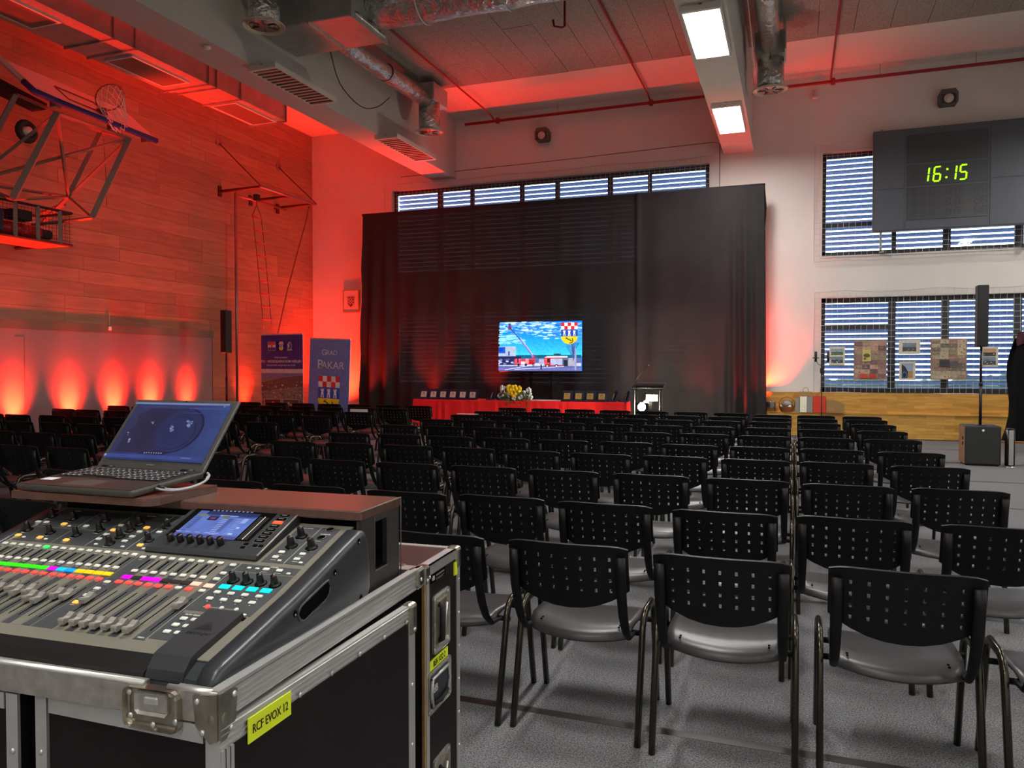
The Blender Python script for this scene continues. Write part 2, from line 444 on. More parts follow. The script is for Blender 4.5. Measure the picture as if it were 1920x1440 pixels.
# ceiling with wood-wool boards between the beams
ce = struct('ceiling', MB().box(XL-.3, XR+.2, YB-.2, YF+.3, ZC, ZC+.15), 'ceiling_paint')
cp = {}
def cpanel(x0, x1, y0, y1):
    key = (round(x1-x0, 3), round(y1-y0, 3))
    if key not in cp: cp[key] = MB().box(.004, key[0]-.004, .004, key[1]-.004, -.05, 0).mesh('ceiling_board', 'woodwool')
    inst('ceiling_board', cp[key], ce, T(x0, y0, ZC - .001 + random.uniform(0, .006)))
for xa, xb in ((-7.9, -1.49), (-.84, 5.2)):
    n = round((xb-xa)/.6); w = (xb-xa)/n
    for i in range(n):
        for y0, y1 in (((8.3, 10.7), (10.7, 13.1), (13.1, 15.45)) if i % 2 else ((8.3, 9.5), (9.5, 11.9), (11.9, 14.3), (14.3, 15.45))):
            cpanel(xa+w*i, xa+w*(i+1), y0, y1)
for xa, xb in ((-7.9, -1.49), (-.84, 5.2)):
    MB().box(xa, xb, YB, 8.3, ZC-.05, ZC).build('ceiling_board', 'woodwool', ce)
# beams
BZ = 6.15
for i, (a, b) in enumerate(((-8.56, -7.91), (-1.476, -.845), (5.6, 6.25))):
    struct('beam', MB().box(a, b, YB, YF, BZ, ZC), 'beam_paint', label=('white concrete beam above the left rows', 'white concrete beam carrying the lit lamps', 'white concrete beam near the right wall')[i])

# ----------------------------------------------------------------- windows
slat_prof = [(-.045, .031), (.0, .004), (.045, -.027), (.043, -.033), (-.002, -.004), (-.047, .024)]
low_prof = [(-.05, .040), (.0, .006), (.05, -.033), (.048, -.039), (-.002, -.002), (-.052, .033)]
def window(idx, x0, x1, z0, z1, mulls, trans):
    w = bpy.data.objects.new('window_%d' % idx, None); link(w, None, T(0, 0, 0)); w['kind'] = 'structure'
    f = MB(); yi, yo = YF+.16, YF+.23
    f.box(x0, x1, yi, yo, z0, z0+.10).box(x0, x1, yi, yo, z1-.10, z1).box(x0, x0+.10, yi, yo, z0, z1).box(x1-.10, x1, yi, yo, z0, z1)
    f.build('window_frame', 'frame_dark', w)
    for a, b in mulls: MB().box(a, b, yi, yo, z0+.1, z1-.1).build('mullion', 'frame_dark', w)
    for a, b, z in trans: MB().box(a, b, yi, yo, z, z+.09).build('transom', 'frame_dark', w)
    ed = [x0+.1] + [v for p in mulls for v in p] + [x1-.1]
    for a, b in zip(ed[::2], ed[1::2]): MB().box(a, b, yi+.03, yi+.038, z0+.1, z1-.1).build('pane', 'window_glass', w)
    me = MB().prism(slat_prof if z0 > 3 else low_prof, x0+.02, x1-.02, 'x').mesh('slat', 'slat_skylit')
    z = z0 + .10
    while z < z1 - .05:
        inst('slat', me, w, T(0, YF+.42, z)); z += .109
    MB().box(x0, x0+.02, YF, YF+.16, z0, z1).build('reveal', 'wall_paint', w)
    s = MB().box(x0-.005, x1+.005, YF-.02, YF+.17, z0-.03, z0); s.build('window_sill', 'wall_paint', w)
    return w
ml = [(-8.50,-8.36), (-7.60,-7.50), (-6.29,-6.18), (-5.39,-5.28), (-4.11,-3.99), (-3.17,-3.08)]
mr = [(1.85,1.99), (2.83,2.97), (4.10,4.24), (5.1,5.2)]
window(1, *WX[0], *WZ[1], ml, []); window(2, *WX[0], *WZ[0], ml, [])
window(3, *WX[1], *WZ[1], [(1.90,1.98),(2.84,2.98),(4.10,4.24),(5.1,5.2)], [(.63,1.90,4.42)])
window(4, *WX[1], *WZ[0], mr, [(.63,1.85,2.26)])
# protective nets
def net(x0, x1, z0, z1, label, y=YF-.10):
    m = MB(); p = .112; r = .0032
    n = int((x1-x0)/p); k = int((z1-z0)/p)
    for i in range(n+1):
        x = x0+(x1-x0)*i/n; pts = [(x+.006*math.sin(i*1.7+j), y+.01*math.sin(i*.7+j*.9), z0+(z1-z0)*j/4) for j in range(5)]
        m.tube(pts, r, 4, cap=False)
    for j in range(k+1):
        z = z0+(z1-z0)*j/k; pts = [(x0+(x1-x0)*i/8, y+.01*math.sin(j+i), z+.010*math.sin(j*2.1+i*1.3)) for i in range(9)]
        m.tube(pts, r, 4, cap=False)
    rope = [(x0, y, z0), (x0-.01, y, (z0+z1)/2), (x0, y, z1)]
    m.tube(rope, .008, 5); m.tube([(x0+(x1-x0)*i/10, y, z1+.03*math.sin(i*2)) for i in range(11)], .008, 5); m.tube([(x0+(x1-x0)*i/10, y, z0+.02*math.sin(i*1.7)) for i in range(11)], .008, 5)
    o = m.build('window_net', 'net_string'); tag(o, label, 'net', kind='stuff')
net(WX[0][0]-.12, WX[0][1]+.16, 4.9, WZ[1][1]+.12, 'white square mesh net hung over the window above the curtain')
net(WX[1][0]-.14, WX[1][1]+.1, WZ[1][0]-.12, WZ[1][1]+.12, 'white square mesh net behind the scoreboard')
net(WX[1][0]-.12, WX[1][1]+.1, WZ[0][0]-.01, WZ[0][1]+.12, 'white square mesh net over the low window with posters')
# outside ground and hedge seen between the slats
struct('ground', MB().box(-40, 40, YF+.4, 60, -.3, -.12), 'paving')
h = MB()
for i in range(60):
    x = -2+i*.18; h.ball((x+random.uniform(-.1,.1), 19.6+random.uniform(-.2,.2), .7+random.uniform(-.1,.25)), .42, 6)
tag(h.box(-2.5, 9, 19.3, 19.9, -.12, .8).build('hedge', 'hedge'), 'green hedge outside the low window', 'hedge', kind='stuff')

# ----------------------------------------------------------------- ceiling lamps
def lamp(xc, y0, y1, on, label):
    f = T(xc, (y0+y1)/2, BZ); t = thing('ceiling_lamp', label, 'lamp', f, 'long fittings under the beams'); L = (y1-y0)/2
    b = MB().box(-.255, .255, -L, L, -.05, -.001).box(-.255, -.235, -L, L, -.085, -.05).box(.235, .255, -L, L, -.085, -.05).box(-.235, .235, -L, -L+.06, -.085, -.05).box(-.235, .235, L-.06, L, -.085, -.05)
    b.build('housing', 'lamp_body', t)
    if on:
        MB().box(-.235, .235, -L+.06, L-.06, -.066, -.052).build('diffuser', 'lamp_on', t)
    else:
        MB().box(-.235, .235, -L+.06, L-.06, -.062, -.052).build('diffuser', 'lamp_off', t)
    n = 8 if on else 14
    for i in range(n):
        if on: MB().box(-.235+.005+i*.012, -.235+.008+i*.012, -L+.06, L-.06, -.084, -.066).build('louvre_blade', 'louvre', t)
        else:
            y = -L+.1+(2*L-.2)*i/(n-1); MB().box(-.232, .232, y-.004, y+.004, -.084, -.062).build('louvre_blade', 'louvre', t)
    for y in (-L, L):
        MB().box(-.02, .02, y-.01, y+.01, -.02, .0).build('clip', 'steel', t)
NAMES = {15.0: 'nearest the far wall', 11.0: 'in front of the curtain', 7.0: 'above the middle rows', 3.0: 'above the rear rows', -1.0: 'behind the mixing desk', -5.0: 'added out of view by the back wall'}
for yc in (15.0, 11.05, 7.0, 3.0, -1.0, -4.8):  # rearmost pair is out of view, added for more frontal light
    nm = NAMES[round(yc)]
    lamp(-1.16, yc-.84, yc+.84, True, 'lit white lamp under the middle beam ' + nm)
    lamp(5.92, yc-.84, yc+.84, True, 'lit white lamp under the right beam ' + nm)
lamp(-7.72-.02, 9.92, 11.62, False, 'unlit louvred lamp under the left beam beside the duct')
lamp(-7.72-.02, 13.78, 15.58, False, 'unlit louvred lamp under the left beam near the far wall')
tag(MB().lathe([(.0,0),(.05,0),(.062,.03),(.05,.05)], 20).build('smoke_detector', 'plastic_white', None, T(-8.05, 9.09, BZ-.05)), 'small round white smoke detector under the left beam', 'detector')

# ----------------------------------------------------------------- ducts and pipes
I4 = Matrix.Identity(4)
def flange(y, x0, x1, z0, z1, par, e=.03):
    MB().box(x0-e, x1+e, y-.012, y+.012, z0-e, z1+e).build('flange', 'galvanised', par, I4)
d = thing('air_duct', 'long rectangular metal air duct with grilles beside the wooden wall', 'duct', T(-10.17, 9.5, 6.44))
I4 = Matrix.Identity(4)
MB().box(-10.66, -9.69, 5.0, 11.1, 6.44, 7.10).box(-10.60, -9.74, 11.1, 13.24, 6.47, 7.02).build('duct_body', 'galvanised', d, I4)
for y in (7.4, 8.96, 9.37, 10.97, 11.23, 11.87, 13.23): flange(y, -10.66 if y < 11.1 else -10.60, -9.69 if y < 11.1 else -9.74, 6.44 if y < 11.1 else 6.47, 7.10 if y < 11.1 else 7.02, d)
for a, b in ((7.0, 8.23), (9.55, 10.72), (11.95, 13.12)):
    zz = 6.44 if b < 11.1 else 6.47
    g = MB().box(-10.46, -9.93, a, b, zz-.03, zz).build('grille', 'louvre', d, I4)
    MB().box(-10.49, -10.46, a-.03, b+.03, zz-.035, zz).box(-9.93, -9.90, a-.03, b+.03, zz-.035, zz).box(-10.46, -9.93, a-.03, a, zz-.035, zz).box(-10.46, -9.93, b, b+.03, zz-.035, zz).build('grille_frame', 'plastic_white', g, I4)
t = thing('insulated_duct', 'wrinkled foil air duct between the metal duct and the left beam', 'duct', T(-9.1, 9, 6.8))
MB().tube([(-9.12, 4.5, 7.18), (-9.12, 9, 7.18), (-9.12, 10.5, 7.18), (-9.14, 11.3, 7.20), (-9.2, 11.75, 7.34)], [.36,.36,.36,.35,.2], 18).build('foil_wrap', 'foil', t, I4)
for y in (6.2, 8.1, 9.9): MB().tube([(-9.12+.368*math.cos(R(a)), y, 7.18+.368*math.sin(R(a))) for a in range(0, 360, 20)], .012, 4, closed=True).build('tape_band', 'galvanised', t, I4)
# big foil duct across the hall
t = thing('cross_duct', 'big shiny foil-wrapped duct crossing the hall under the ceiling', 'duct', T(-4.6, 10.55, 6.7))
pts = [(-6.2+.45*i, 10.62, 7.06+.012*math.sin(i*2.3)) for i in range(11)]
MB().tube(pts, [.35+.012*math.sin(i*3.1) for i in range(11)], 20).build('foil_wrap', 'foil', t, I4)
for i in (2, 5, 8): MB().tube([(pts[i][0], 10.62+.372*math.cos(R(a)), 7.06+.372*math.sin(R(a))) for a in range(0, 360, 18)], .012, 4, closed=True).build('tape_band', 'galvanised', t, I4)
MB().rbox(-7.86, -6.15, 9.95, 11.0, 6.66, 7.45, .02, 2).build('plenum_box', 'galvanised', t, I4)
MB().rbox(-7.0, -6.12, 10.02, 10.92, 6.70, 6.76, .01, 1).build('foil_patch', 'foil', t, I4)
for x in (-6.9, -6.16): MB().box(x-.012, x+.012, 9.93, 11.02, 6.63, 7.48).build('flange', 'galvanised', t, I4)
def diffuser(x, y, z, r, zt, label, wrap='foil'):
    q = thing('duct_diffuser', label, 'duct', T(x, y, z), 'round air outlets hanging from ducts')
    MB().tube([(0,0,.02), (0,0,.2), (0,0,zt-z)], [r, r*1.01, r], 22).build('drop_pipe', wrap, q)
    MB().lathe([(r*1.32,.0),(r*1.34,.025),(r*1.05,.05),(r,.03),(r*1.0,.012),(r*1.02,0)], 30, cap=False).build('rim', 'plastic_cream', q)
    MB().lathe([(r*.98,.012),(r*.5,.04),(r*.32,.012),(r*.0,.006)], 24, cap=False).build('cone', 'louvre', q)
    for k in range(6):
        a = R(60*k); MB().box(r*.3, r*.98, -.006, .006, .005, .02, Matrix.Rotation(a, 4, 'Z')).build('vane', 'horn_dark', q)
    return q
t1 = diffuser(-7.3, 14.86, 6.43, .225, 7.05, 'silver round air outlet hanging beside the left beam near the far wall')
t = thing('branch_duct', 'silver foil branch duct running along the left beam', 'duct', T(-7.3, 13, 7.05))
MB().tube([(-7.3, 11.0, 7.02), (-7.3, 11.6, 7.02), (-7.3, 12.8, 7.04), (-7.3, 13.6, 7.06), (-7.3, 14.75, 7.08)], [.15,.16,.15,.165,.16], 18).build('foil_wrap', 'foil', t, I4)
MB().rbox(-7.52, -7.08, 14.62, 15.3, 7.04, 7.42, .01, 1).build('plenum_box', 'galvanised', t, I4)
MB().tube([(-7.3+.162*math.cos(R(a)), 13.0, 7.05+.162*math.sin(R(a))) for a in range(0, 360, 20)], .01, 4, closed=True).build('tape_band', 'hoop_dark', t, I4)
for x in (-7.5, -7.1): MB().cyl((x, 14.7, 7.4), (x, 14.7, ZC), .006, 5).build('hanger_rod', 'steel', t, I4)
MB().tube(smooth([(-7.55, 11.5, 6.95), (-7.6, 11.9, 6.5), (-7.6, 12.6, 6.32), (-7.6, 13.2, 6.5), (-7.55, 13.6, 6.8)]), .010, 6).build('cable', 'horn_dark', t, I4)
diffuser(-7.3, 9.42, 6.44, .225, 7.3, 'silver round air outlet hanging beside the left beam above the rows')
diffuser(-.42, 14.5, 6.36, .225, 6.92, 'silver round air outlet hanging beside the lit beam')
t = thing('branch_duct', 'silver foil branch duct running along the lit beam', 'duct', T(-.42, 12, 7.05))
MB().tube([(-.42, 6.5, 7.02), (-.42, 9, 7.03), (-.42, 11, 7.02), (-.42, 12.6, 7.04), (-.42, 14.4, 7.06)], [.16,.165,.155,.165,.16], 18).build('foil_wrap', 'foil', t, I4)
MB().box(-.68, -.66, 13.9, 14.6, 6.85, 7.3).box(-.18, -.16, 13.9, 14.6, 6.85, 7.3).box(-.68, -.16, 14.2, 14.6, 6.90, 7.3).build('plenum_box', 'galvanised', t, I4)
for x in (-.63, -.2): MB().cyl((x, 14.3, 7.3), (x, 14.3, ZC), .006, 5).build('hanger_rod', 'steel', t, I4)
MB().tube([(-.70, 6.5, 7.3), (-.70, 10, 7.25), (-.70, 13.5, 7.0), (-.68, 14.3, 6.6)], .012, 6).build('cable', 'plastic_white', t, I4)
# sprinkler pipes
t = thing('sprinkler_main', 'red sprinkler pipe running along the top of the far wall', 'pipe', T(-1, 17.33, 7.3))
MB().tube([(-7.55, 17.33, 7.36), (XR-.3, 17.33, 7.36)], .034, 10).build('pipe', 'pipe_red', t, I4)
for x in (-6.7, -3.03, .72): MB().tube([(x, 17.33, 7.30), (x, 17.33, 7.42)], .05, 10).build('coupling', 'pipe_red', t, I4)
for x in (-5.2, -1.9, 1.6, 3.3): MB().cyl((x, 17.33, 7.39), (x, 17.33, ZC), .006, 5).build('hanger_rod', 'steel', t, I4)
for x, lab in ((-6.8, 'thin red sprinkler branch pipe near the left beam'), (-3.05, 'thin red sprinkler branch pipe between the beams'), (.68, 'thin red sprinkler branch pipe right of the lit beam')):
    t = thing('sprinkler_branch', lab, 'pipe', T(x, 10, 7.38), 'red branch pipes under the ceiling')
    MB().tube([(x, 4, 7.51), (x, 17.1, 7.46), (x, 17.3, 7.40)], .019, 8).build('pipe', 'pipe_red', t, I4)
    for y in (9.5, 12.4, 15.2): MB().tube([(x-.0, y, 7.49), (x, y, 7.59)], .006, 5).build('hanger_rod', 'steel', t, I4)
for xb_, x, y, lab in ((-6.8, -6.55, 11.25, 'red bent sprinkler drop below the foil duct'), (-3.05, -3.4, 11.7, 'red bent sprinkler drop beside the ceiling boards')):
    tag(MB().tube([(xb_, y, 7.49), (x, y, 7.42), (x, y, 6.80), (x-.03, y-.05, 6.76), (x-.14, y-.1, 6.78), (x-.16, y-.1, 6.88)], .018, 8).build('sprinkler_drop', 'pipe_red'), lab, 'pipe')
tag(MB().tube([(-9.4, 17.5, 5.9+.38), (-5, 17.5, 6.33), (-1.7, 17.5, 6.4), (-1.55, 17.5, 6.36), (-1.55, 17.5, 5.3)], .007, 5).build('net_cable', 'horn_dark'), 'thin dark cable fixed above the far window', 'cable')

# alarm horns, motion sensor
def horn(x, z, label):
    q = thing('horn_speaker', label, 'speaker', T(x, 17.6, z), 'grey horn speakers on the far wall')
    MB().prism([(-.17,-.1),(-.13,-.15),(.13,-.15),(.17,-.1),(.17,.08),(.12,.16),(-.12,.16),(-.17,.08)], -.2, -.0, 'y').build('housing', 'horn_grey', q)
    MB().prism([(-.13,-.12),(.13,-.12),(.13,.06),(-.13,.06)], -.206, -.2, 'y').build('mouth', 'horn_dark', q)
    MB().lathe([(.0,-.05),(.05,-.05),(.09,.0),(.085,.02)], 18, T(0,-.2,-.03,rx=90)).build('driver', 'plastic_cream', q)
horn(-5.62, 6.95, 'grey wall horn speaker above the curtain'); horn(2.85, 6.82, 'grey wall horn speaker above the scoreboard')
tag(MB().rbox(-.06, .06, -.12, 0, -.09, .09, .03, 2).build('motion_sensor', 'plastic_cream', None, T(.36, 17.58, 7.2, rz=20)), 'small cream motion sensor under the red pipe', 'sensor')
# framed crest on the far wall
q = thing('framed_crest', 'gold-framed picture of a crest beside the curtain', 'picture', T(-10.92, 17.58, 3.18))
MB().box(-.22, .22, -.02, .015, -.29, .29).build('mount', 'paper', q)
MB().box(-.24,.24,-.035,.012,.27,.295).box(-.24,.24,-.035,.012,-.295,-.27).box(-.24,-.215,-.035,.012,-.27,.27).box(.215,.24,-.035,.012,-.27,.27).build('picture_frame', 'gold', q)
p = Pic(.24, .30, (216,196,180)); dk = (92,60,56)
for i in range(5): p.rect(.04+.19*i, .82, .19+.19*i, .97, dk if i % 2 else (150,120,110))
p.poly([(.12,.78),(.88,.78),(.88,.35),(.5,.05),(.12,.35)], dk)
for i in range(4):
    for j in range(4):
        if (i+j) % 2: p.rect(.18+.16*i, .3+.11*j, .34+.16*i, .41+.11*j, (216,196,180))
p.build('print', 'print', q, T(-10.92-.12, 17.555, 3.18-.17))
# ================================================================= stage curtain
def curtain():
    t = thing('stage_curtain', 'tall black stage curtain hung across the far windows', 'curtain', T(-5.36, 16.9, 0))
    nx, nz = 300, 44; x0, x1, zt = -10.16, -.60, 5.26
    vs, fs = [], []
    for j in range(nz+1):
        v = j/nz; z = zt*(1-v) + .02*v
        for i in range(nx+1):
            u = i/nx
            x = x0 + (x1-x0)*u - .14*v*(1-u)**6 + .07*v*u**6
            g = v**.8
            a = .030*g*math.sin(u*61+1.2*math.sin(u*9)+v*1.5) + .022*g*math.sin(u*103+2*v) + .05*g*math.sin(u*17+1.1)
            a += .16*v*math.exp(-((u-.945-.02*(1-v))/.030)**2)*math.sin(u*260) + .10*g*math.exp(-((u-.24)/.02)**2) - .08*math.exp(-((u-.725)/.004)**2)
            a += .10*v*math.exp(-((u-.05)/.06)**2)*math.sin(u*150)
            z_ = z + (.03*math.sin(u*math.pi*2)*(1-v) if 0 else 0)
            vs.append((x, 16.9 + a, z_))
    for j in range(nz):
        for i in range(nx):
            k = j*(nx+1)+i; fs.append((k, k+1, k+nx+2, k+nx+1))
    MB().add(vs, fs, smooth=True).build('fabric', 'stage_curtain', t, I4, True)
    # turned side edges and the pole pocket
    for xa, s in ((x0, -1), (x1, 1)):
        e = MB(); q = []
        for j in range(13):
            v = j/12; z = 5.24*(1-v)+.03*v; dx = -.14*v if s < 0 else .07*v
            q += [(xa+dx, 16.9+.03*math.sin(j*1.7), z), (xa+dx+s*(.045 if j in (1,) else .015), 17.02, z), (xa+dx-s*.02, 17.16, z)]
        e.add(q, [(3*j+k, 3*j+k+1, 3*j+k+4, 3*j+k+3) for j in range(12) for k in range(2)], smooth=True); e.build('side_hem', 'stage_curtain', t, I4)
    MB().tube([(x0-.02, 16.93, 5.26), (x1+.02, 16.93, 5.26)], .032, 10).build('pole_pocket', 'stage_curtain', t, I4)
    for x in (x0+.06, -7.0, -3.7, x1-.06):
        MB().tube([(x, 17.1, .0), (x, 17.1, 5.2)], .03, 8).box(x-.3, x+.3, 16.95, 17.3, 0, .012).build('support_pole', 'alu_dark', t, I4)
curtain()

# ----------------------------------------------------------------- television
q = thing('television', 'large flat television on a stand showing fire engines', 'television', T(-5.30, 16.35, 0))
TW, TH = 1.93, 1.10; tx, tz = -6.27, 1.375
MB().rbox(tx-.012, tx+TW+.012, 16.34, 16.40, tz-.02, tz+TH+.012, .008, 1).build('bezel', 'tv_bezel', q, I4)
for x in (-5.55, -5.09): MB().box(x-.025, x+.025, 16.40, 16.44, .05, 1.6).build('stand_pole', 'tv_bezel', q, I4)
MB().box(-5.75, -4.9, 16.36, 16.44, 1.38, 1.46).build('bracket', 'tv_bezel', q, I4)
MB().rbox(-5.8, -4.85, 16.2, 16.7, .0, .05, .01, 1).build('stand_base', 'tv_bezel', q, I4)
p = Pic(TW, TH, (20,120,235))
for i in range(12): p.rect(0, .30+.058*i, 1, .30+.058*(i+1)+.01, (int(60-i*5), int(205-i*8), 255 if i < 8 else 245))
rn = random.Random(3)
for i in range(330):
    u = rn.uniform(0,1); v = .62+.38*math.sqrt(rn.random()) - .1*(u-.5); s = rn.uniform(.006,.035)
    c = rn.choice([(150,220,255),(190,235,255),(120,190,245),(90,160,235),(60,120,215),(225,245,255)])
    p.ell(u, v, s*1.5, s*.55, c, 8)
for i in range(26): p.ell(rn.uniform(0,.3), rn.uniform(.55,.72), rn.uniform(.03,.09), rn.uniform(.01,.025), rn.choice([(110,205,255),(150,225,255)]), 8)
p.rect(0, 0, 1, .30, (96,104,160)); p.rect(0, .26, 1, .32, (20,96,130)); p.rect(0, .1, 1, .16, (196,200,235)); p.rect(0, .02, 1, .06, (110,112,190))
p.rect(0, .30, .215, .50, (176,190,215)); p.rect(.0, .36, .085, .49, (30,90,200)); p.rect(.0, .40, .06, .47, (15,70,190)); p.rect(.12, .31, .14, .40, (40,80,190)); p.rect(0, .12, .28, .30, (36,40,90))
for i in range(14): p.ell(rn.uniform(0,.28), rn.uniform(.14,.26), .02, .02, rn.choice([(120,130,190),(70,70,110),(190,190,230)]), 7)
p.rect(.20, .13, .45, .235, (214,60,80)); p.rect(.21, .15, .28, .25, (240,80,100)); p.rect(.235,.165,.25,.25,(30,34,90)); p.rect(.28,.14,.33,.19,(226,226,245)); p.rect(.38,.14,.44,.22,(190,30,40)); p.rect(.335,.15,.375,.25,(246,150,150))
for x in (.25, .34, .43): p.ell(x, .125, .016, .028, (40,36,60), 10)
p.poly([(.41,.25),(.455,.25),(.44,.33),(.415,.34)], (206,40,60)); p.line(.43, .28, .255, .68, .022, (120,130,205)); p.line(.27, .64, .15, .87, .012, (60,70,160)); p.line(.425, .33, .27, .68, .006, (220,226,255))
p.rect(.125, .84, .155, .97, (90,60,120)); p.rect(.12, .84, .165, .89, (120,50,90))
p.rect(.565, .10, .78, .28, (206,40,50)); p.rect(.565, .12, .62, .26, (236,80,80)); p.rect(.60,.17,.63,.25,(60,30,50)); p.rect(.64,.12,.79,.25,(176,186,220)); p.rect(.78,.09,.85,.28,(96,104,140)); p.rect(.795,.1,.84,.22,(36,40,60)); p.rect(.57,.27,.84,.30,(236,236,246))
for x in (.60, .71): p.ell(x, .10, .022, .04, (40,40,60), 12); p.ell(x, .10, .011, .02, (220,220,235), 10)
p.rect(.50,.14,.56,.24,(170,180,215)); p.rect(.85,.1,.93,.26,(176,170,190))
for i in range(16):
    a = rn.uniform(50,130); p.line(.91, .20+i*.012, .91+.14*math.cos(R(a)), .28+.30*math.sin(R(a)), .006, (70,80,140))
p.rect(.925,.02,.945,.45,(150,160,200)); p.ell(.72,.33,.05,.02,(30,70,80),8); p.ell(.54,.30,.06,.025,(20,90,120),8)
p.line(.08,.02,.5,.14,.006,(230,230,250)); p.line(.2,.03,.8,.09,.006,(226,226,246)); p.rect(.52,.03,.535,.13,(24,26,60))
coat_of_arms(p, .765, .535, .195, .43)
p.build('picture', 'screen_tv', q, T(tx, 16.338, tz))

# ----------------------------------------------------------------- head table
q = thing('head_table', 'long head table covered with a red cloth to the floor', 'table', T(-5.5, 15.55, 0))
for i in range(3):
    x = -7.84 + i*1.55
    MB().box(x, x+1.54, 15.22, 15.92, .72, .748).build('table_top', 'plywood_edge', q, I4)
    for lx in (x+.1, x+1.44):
        MB().tube([(lx, 15.3, 0), (lx, 15.3, .72)], .015, 6).build('leg', 'alu_dark', q, I4); MB().tube([(lx, 15.85, 0), (lx, 15.85, .72)], .015, 6).build('leg', 'alu_dark', q, I4)
vs, fs = [], []; path = []
xa, xb, ya, yb = -7.88, -3.2, 15.2, 15.94
N = 160; per = [(xa+(xb-xa)*i/60, ya) for i in range(60)] + [(xb, ya+(yb-ya)*i/20) for i in range(20)] + [(xb+(xa-xb)*i/60, yb) for i in range(60)] + [(xa, yb+(ya-yb)*i/20) for i in range(20)]
for j, z in enumerate((.755, .74, .6, .4, .2, .015)):
    for i, (x, y) in enumerate(per):
        w = (0, .004, .012, .022, .03, .036)[j]; ph_ = .5+.5*math.sin(i*1.9+math.sin(i*.7)*2)
        cx, cy = (x-(xa+xb)/2), (y-(ya+yb)/2); nx_, ny_ = (1 if x == xb else -1 if x == xa else 0), (1 if y == yb else -1 if y == ya else 0)
        vs.append((x+nx_*w*(.4+ph_), y+ny_*w*(.4+ph_), z))
for j in range(5):
    for i in range(N): fs.append((j*N+i, j*N+(i+1) % N, (j+1)*N+(i+1) % N, (j+1)*N+i))
fs.append(tuple(range(N)))
cl = MB().add(vs, fs).build('tablecloth', 'red_cloth'); tag(cl, 'bright red cloth draped over the long head table', 'tablecloth')
# award boxes with plaques
def award(x, y, s, plate, label, rz=0):
    q = thing('award_plaque', label, 'plaque', T(x, y, .757, rz=rz), 'presentation boxes on the red table')
    MB().rbox(-.105, .105, -.02, .16, 0, .03, .006, 1).build('box_base', 'blue_box', q)
    M = T(0, .13, .025, rx=-18)
    MB().rbox(-.108, .108, -.014, .014, 0, .20, .006, 1, M).build('box_lid', 'blue_box', q)
    M2 = T(0, .085, .03, rx=-18)
    MB().box(-.082, .082, -.006, .006, 0, .15, M2).build('backing', 'blue_box', q)
    pl_ = MB().box(-.066, .066, -.011, -.006, .012, .14, M2).build('plate', plate, q)
    MB().box(-.03, .03, -.0125, -.011, .09, .10, M2).box(-.04, .04, -.0125, -.011, .07, .075, M2).box(-.035, .035, -.0125, -.011, .05, .055, M2).poly([(-.018,-.0125,.1),(.018,-.0125,.1),(0,-.0125,.13)], M2).build('engraving', 'grey_print', pl_, WM[pl_.name])
for i in range(6): award(-7.70+.235*i, 15.26, 1, 'silver_plate', 'blue box with a silver plaque, %s from the left end of the table' % ORD[i])
for i in range(2): award(-6.20+.25*i, 15.40, 1, 'silver_plate', 'blue plaque box turned sideways, %s right of the silver plaques' % ORD[i], -62)
for i in range(4): award(-4.40+.245*i, 15.26, 1, 'gold', 'blue box with a gold plaque, %s right of the flowers' % ORD[i])
for i in range(2): award(-3.55+.25*i, 15.42, 1, 'gold', 'dark plaque box turned sideways, %s from the right table end' % ('second', 'first')[i], -66)
# papers and flowers
tag(MB().box(-5.25, -4.55, 15.35, 15.6, .757, .764).box(-5.15, -4.7, 15.33, 15.62, .764, .768).build('paper_stack', 'paper'), 'white papers lying between flowers and gold plaques', 'paper')
q = thing('flower_arrangement', 'yellow and white flower arrangement hanging over the table front', 'flowers', T(-5.52, 15.28, .757))
MB().lathe([(.13,0),(.17,.06),(.16,.09)], 18, T(0,.1,0)).build('bowl', 'leaf_dark', q)
def blossom(c, r, m, n=6):
    mb = MB().ball(c, r*.4, 8)
    for k in range(n):
        a = 2*math.pi*k/n + random.random(); mb.ball((c[0]+r*.6*math.cos(a), c[1]-.02+random.uniform(-.02,.02), c[2]+r*.6*math.sin(a)), r*.55, 7, (1,.5,1))
    mb.build('blossom', m, q)
for dx, dz in ((0,.26),(-.09,.19),(.08,.18),(-.02,.14),(.12,.24),(-.13,.26)): blossom((dx*.8, -.03, dz), .075, 'flower_yellow', 7)
for dx, dz in ((-.28,.20),(-.22,.13),(-.33,.10),(-.15,.09),(.20,.16),(.26,.10),(.33,.17),(.14,.08),(.36,.08),(-.26,.27),(.30,.23),(0,.05)): blossom((dx, -.02+random.uniform(-.03,.05), dz), .055, 'flower_white')
lf = MB()
for i in range(110):
    a = random.uniform(-1, 1); x = a*.36; z = random.uniform(-.16, .16)*(1-.4*abs(a)); y = -.07 + random.uniform(-.03, .06)
    M = T(x, y, z+.04, rz=random.uniform(-50,50), rx=random.uniform(-40,40), ry=random.uniform(0,180)+0)
    lf.add([(-.012,0,0),(.012,0,0),(.018,.008,.05),(0,0,.11),(-.018,.008,.05)], [(0,1,2,4),(4,2,3)], M)
o = lf.build('foliage', 'leaf', q); o['kind'] = 'stuff'

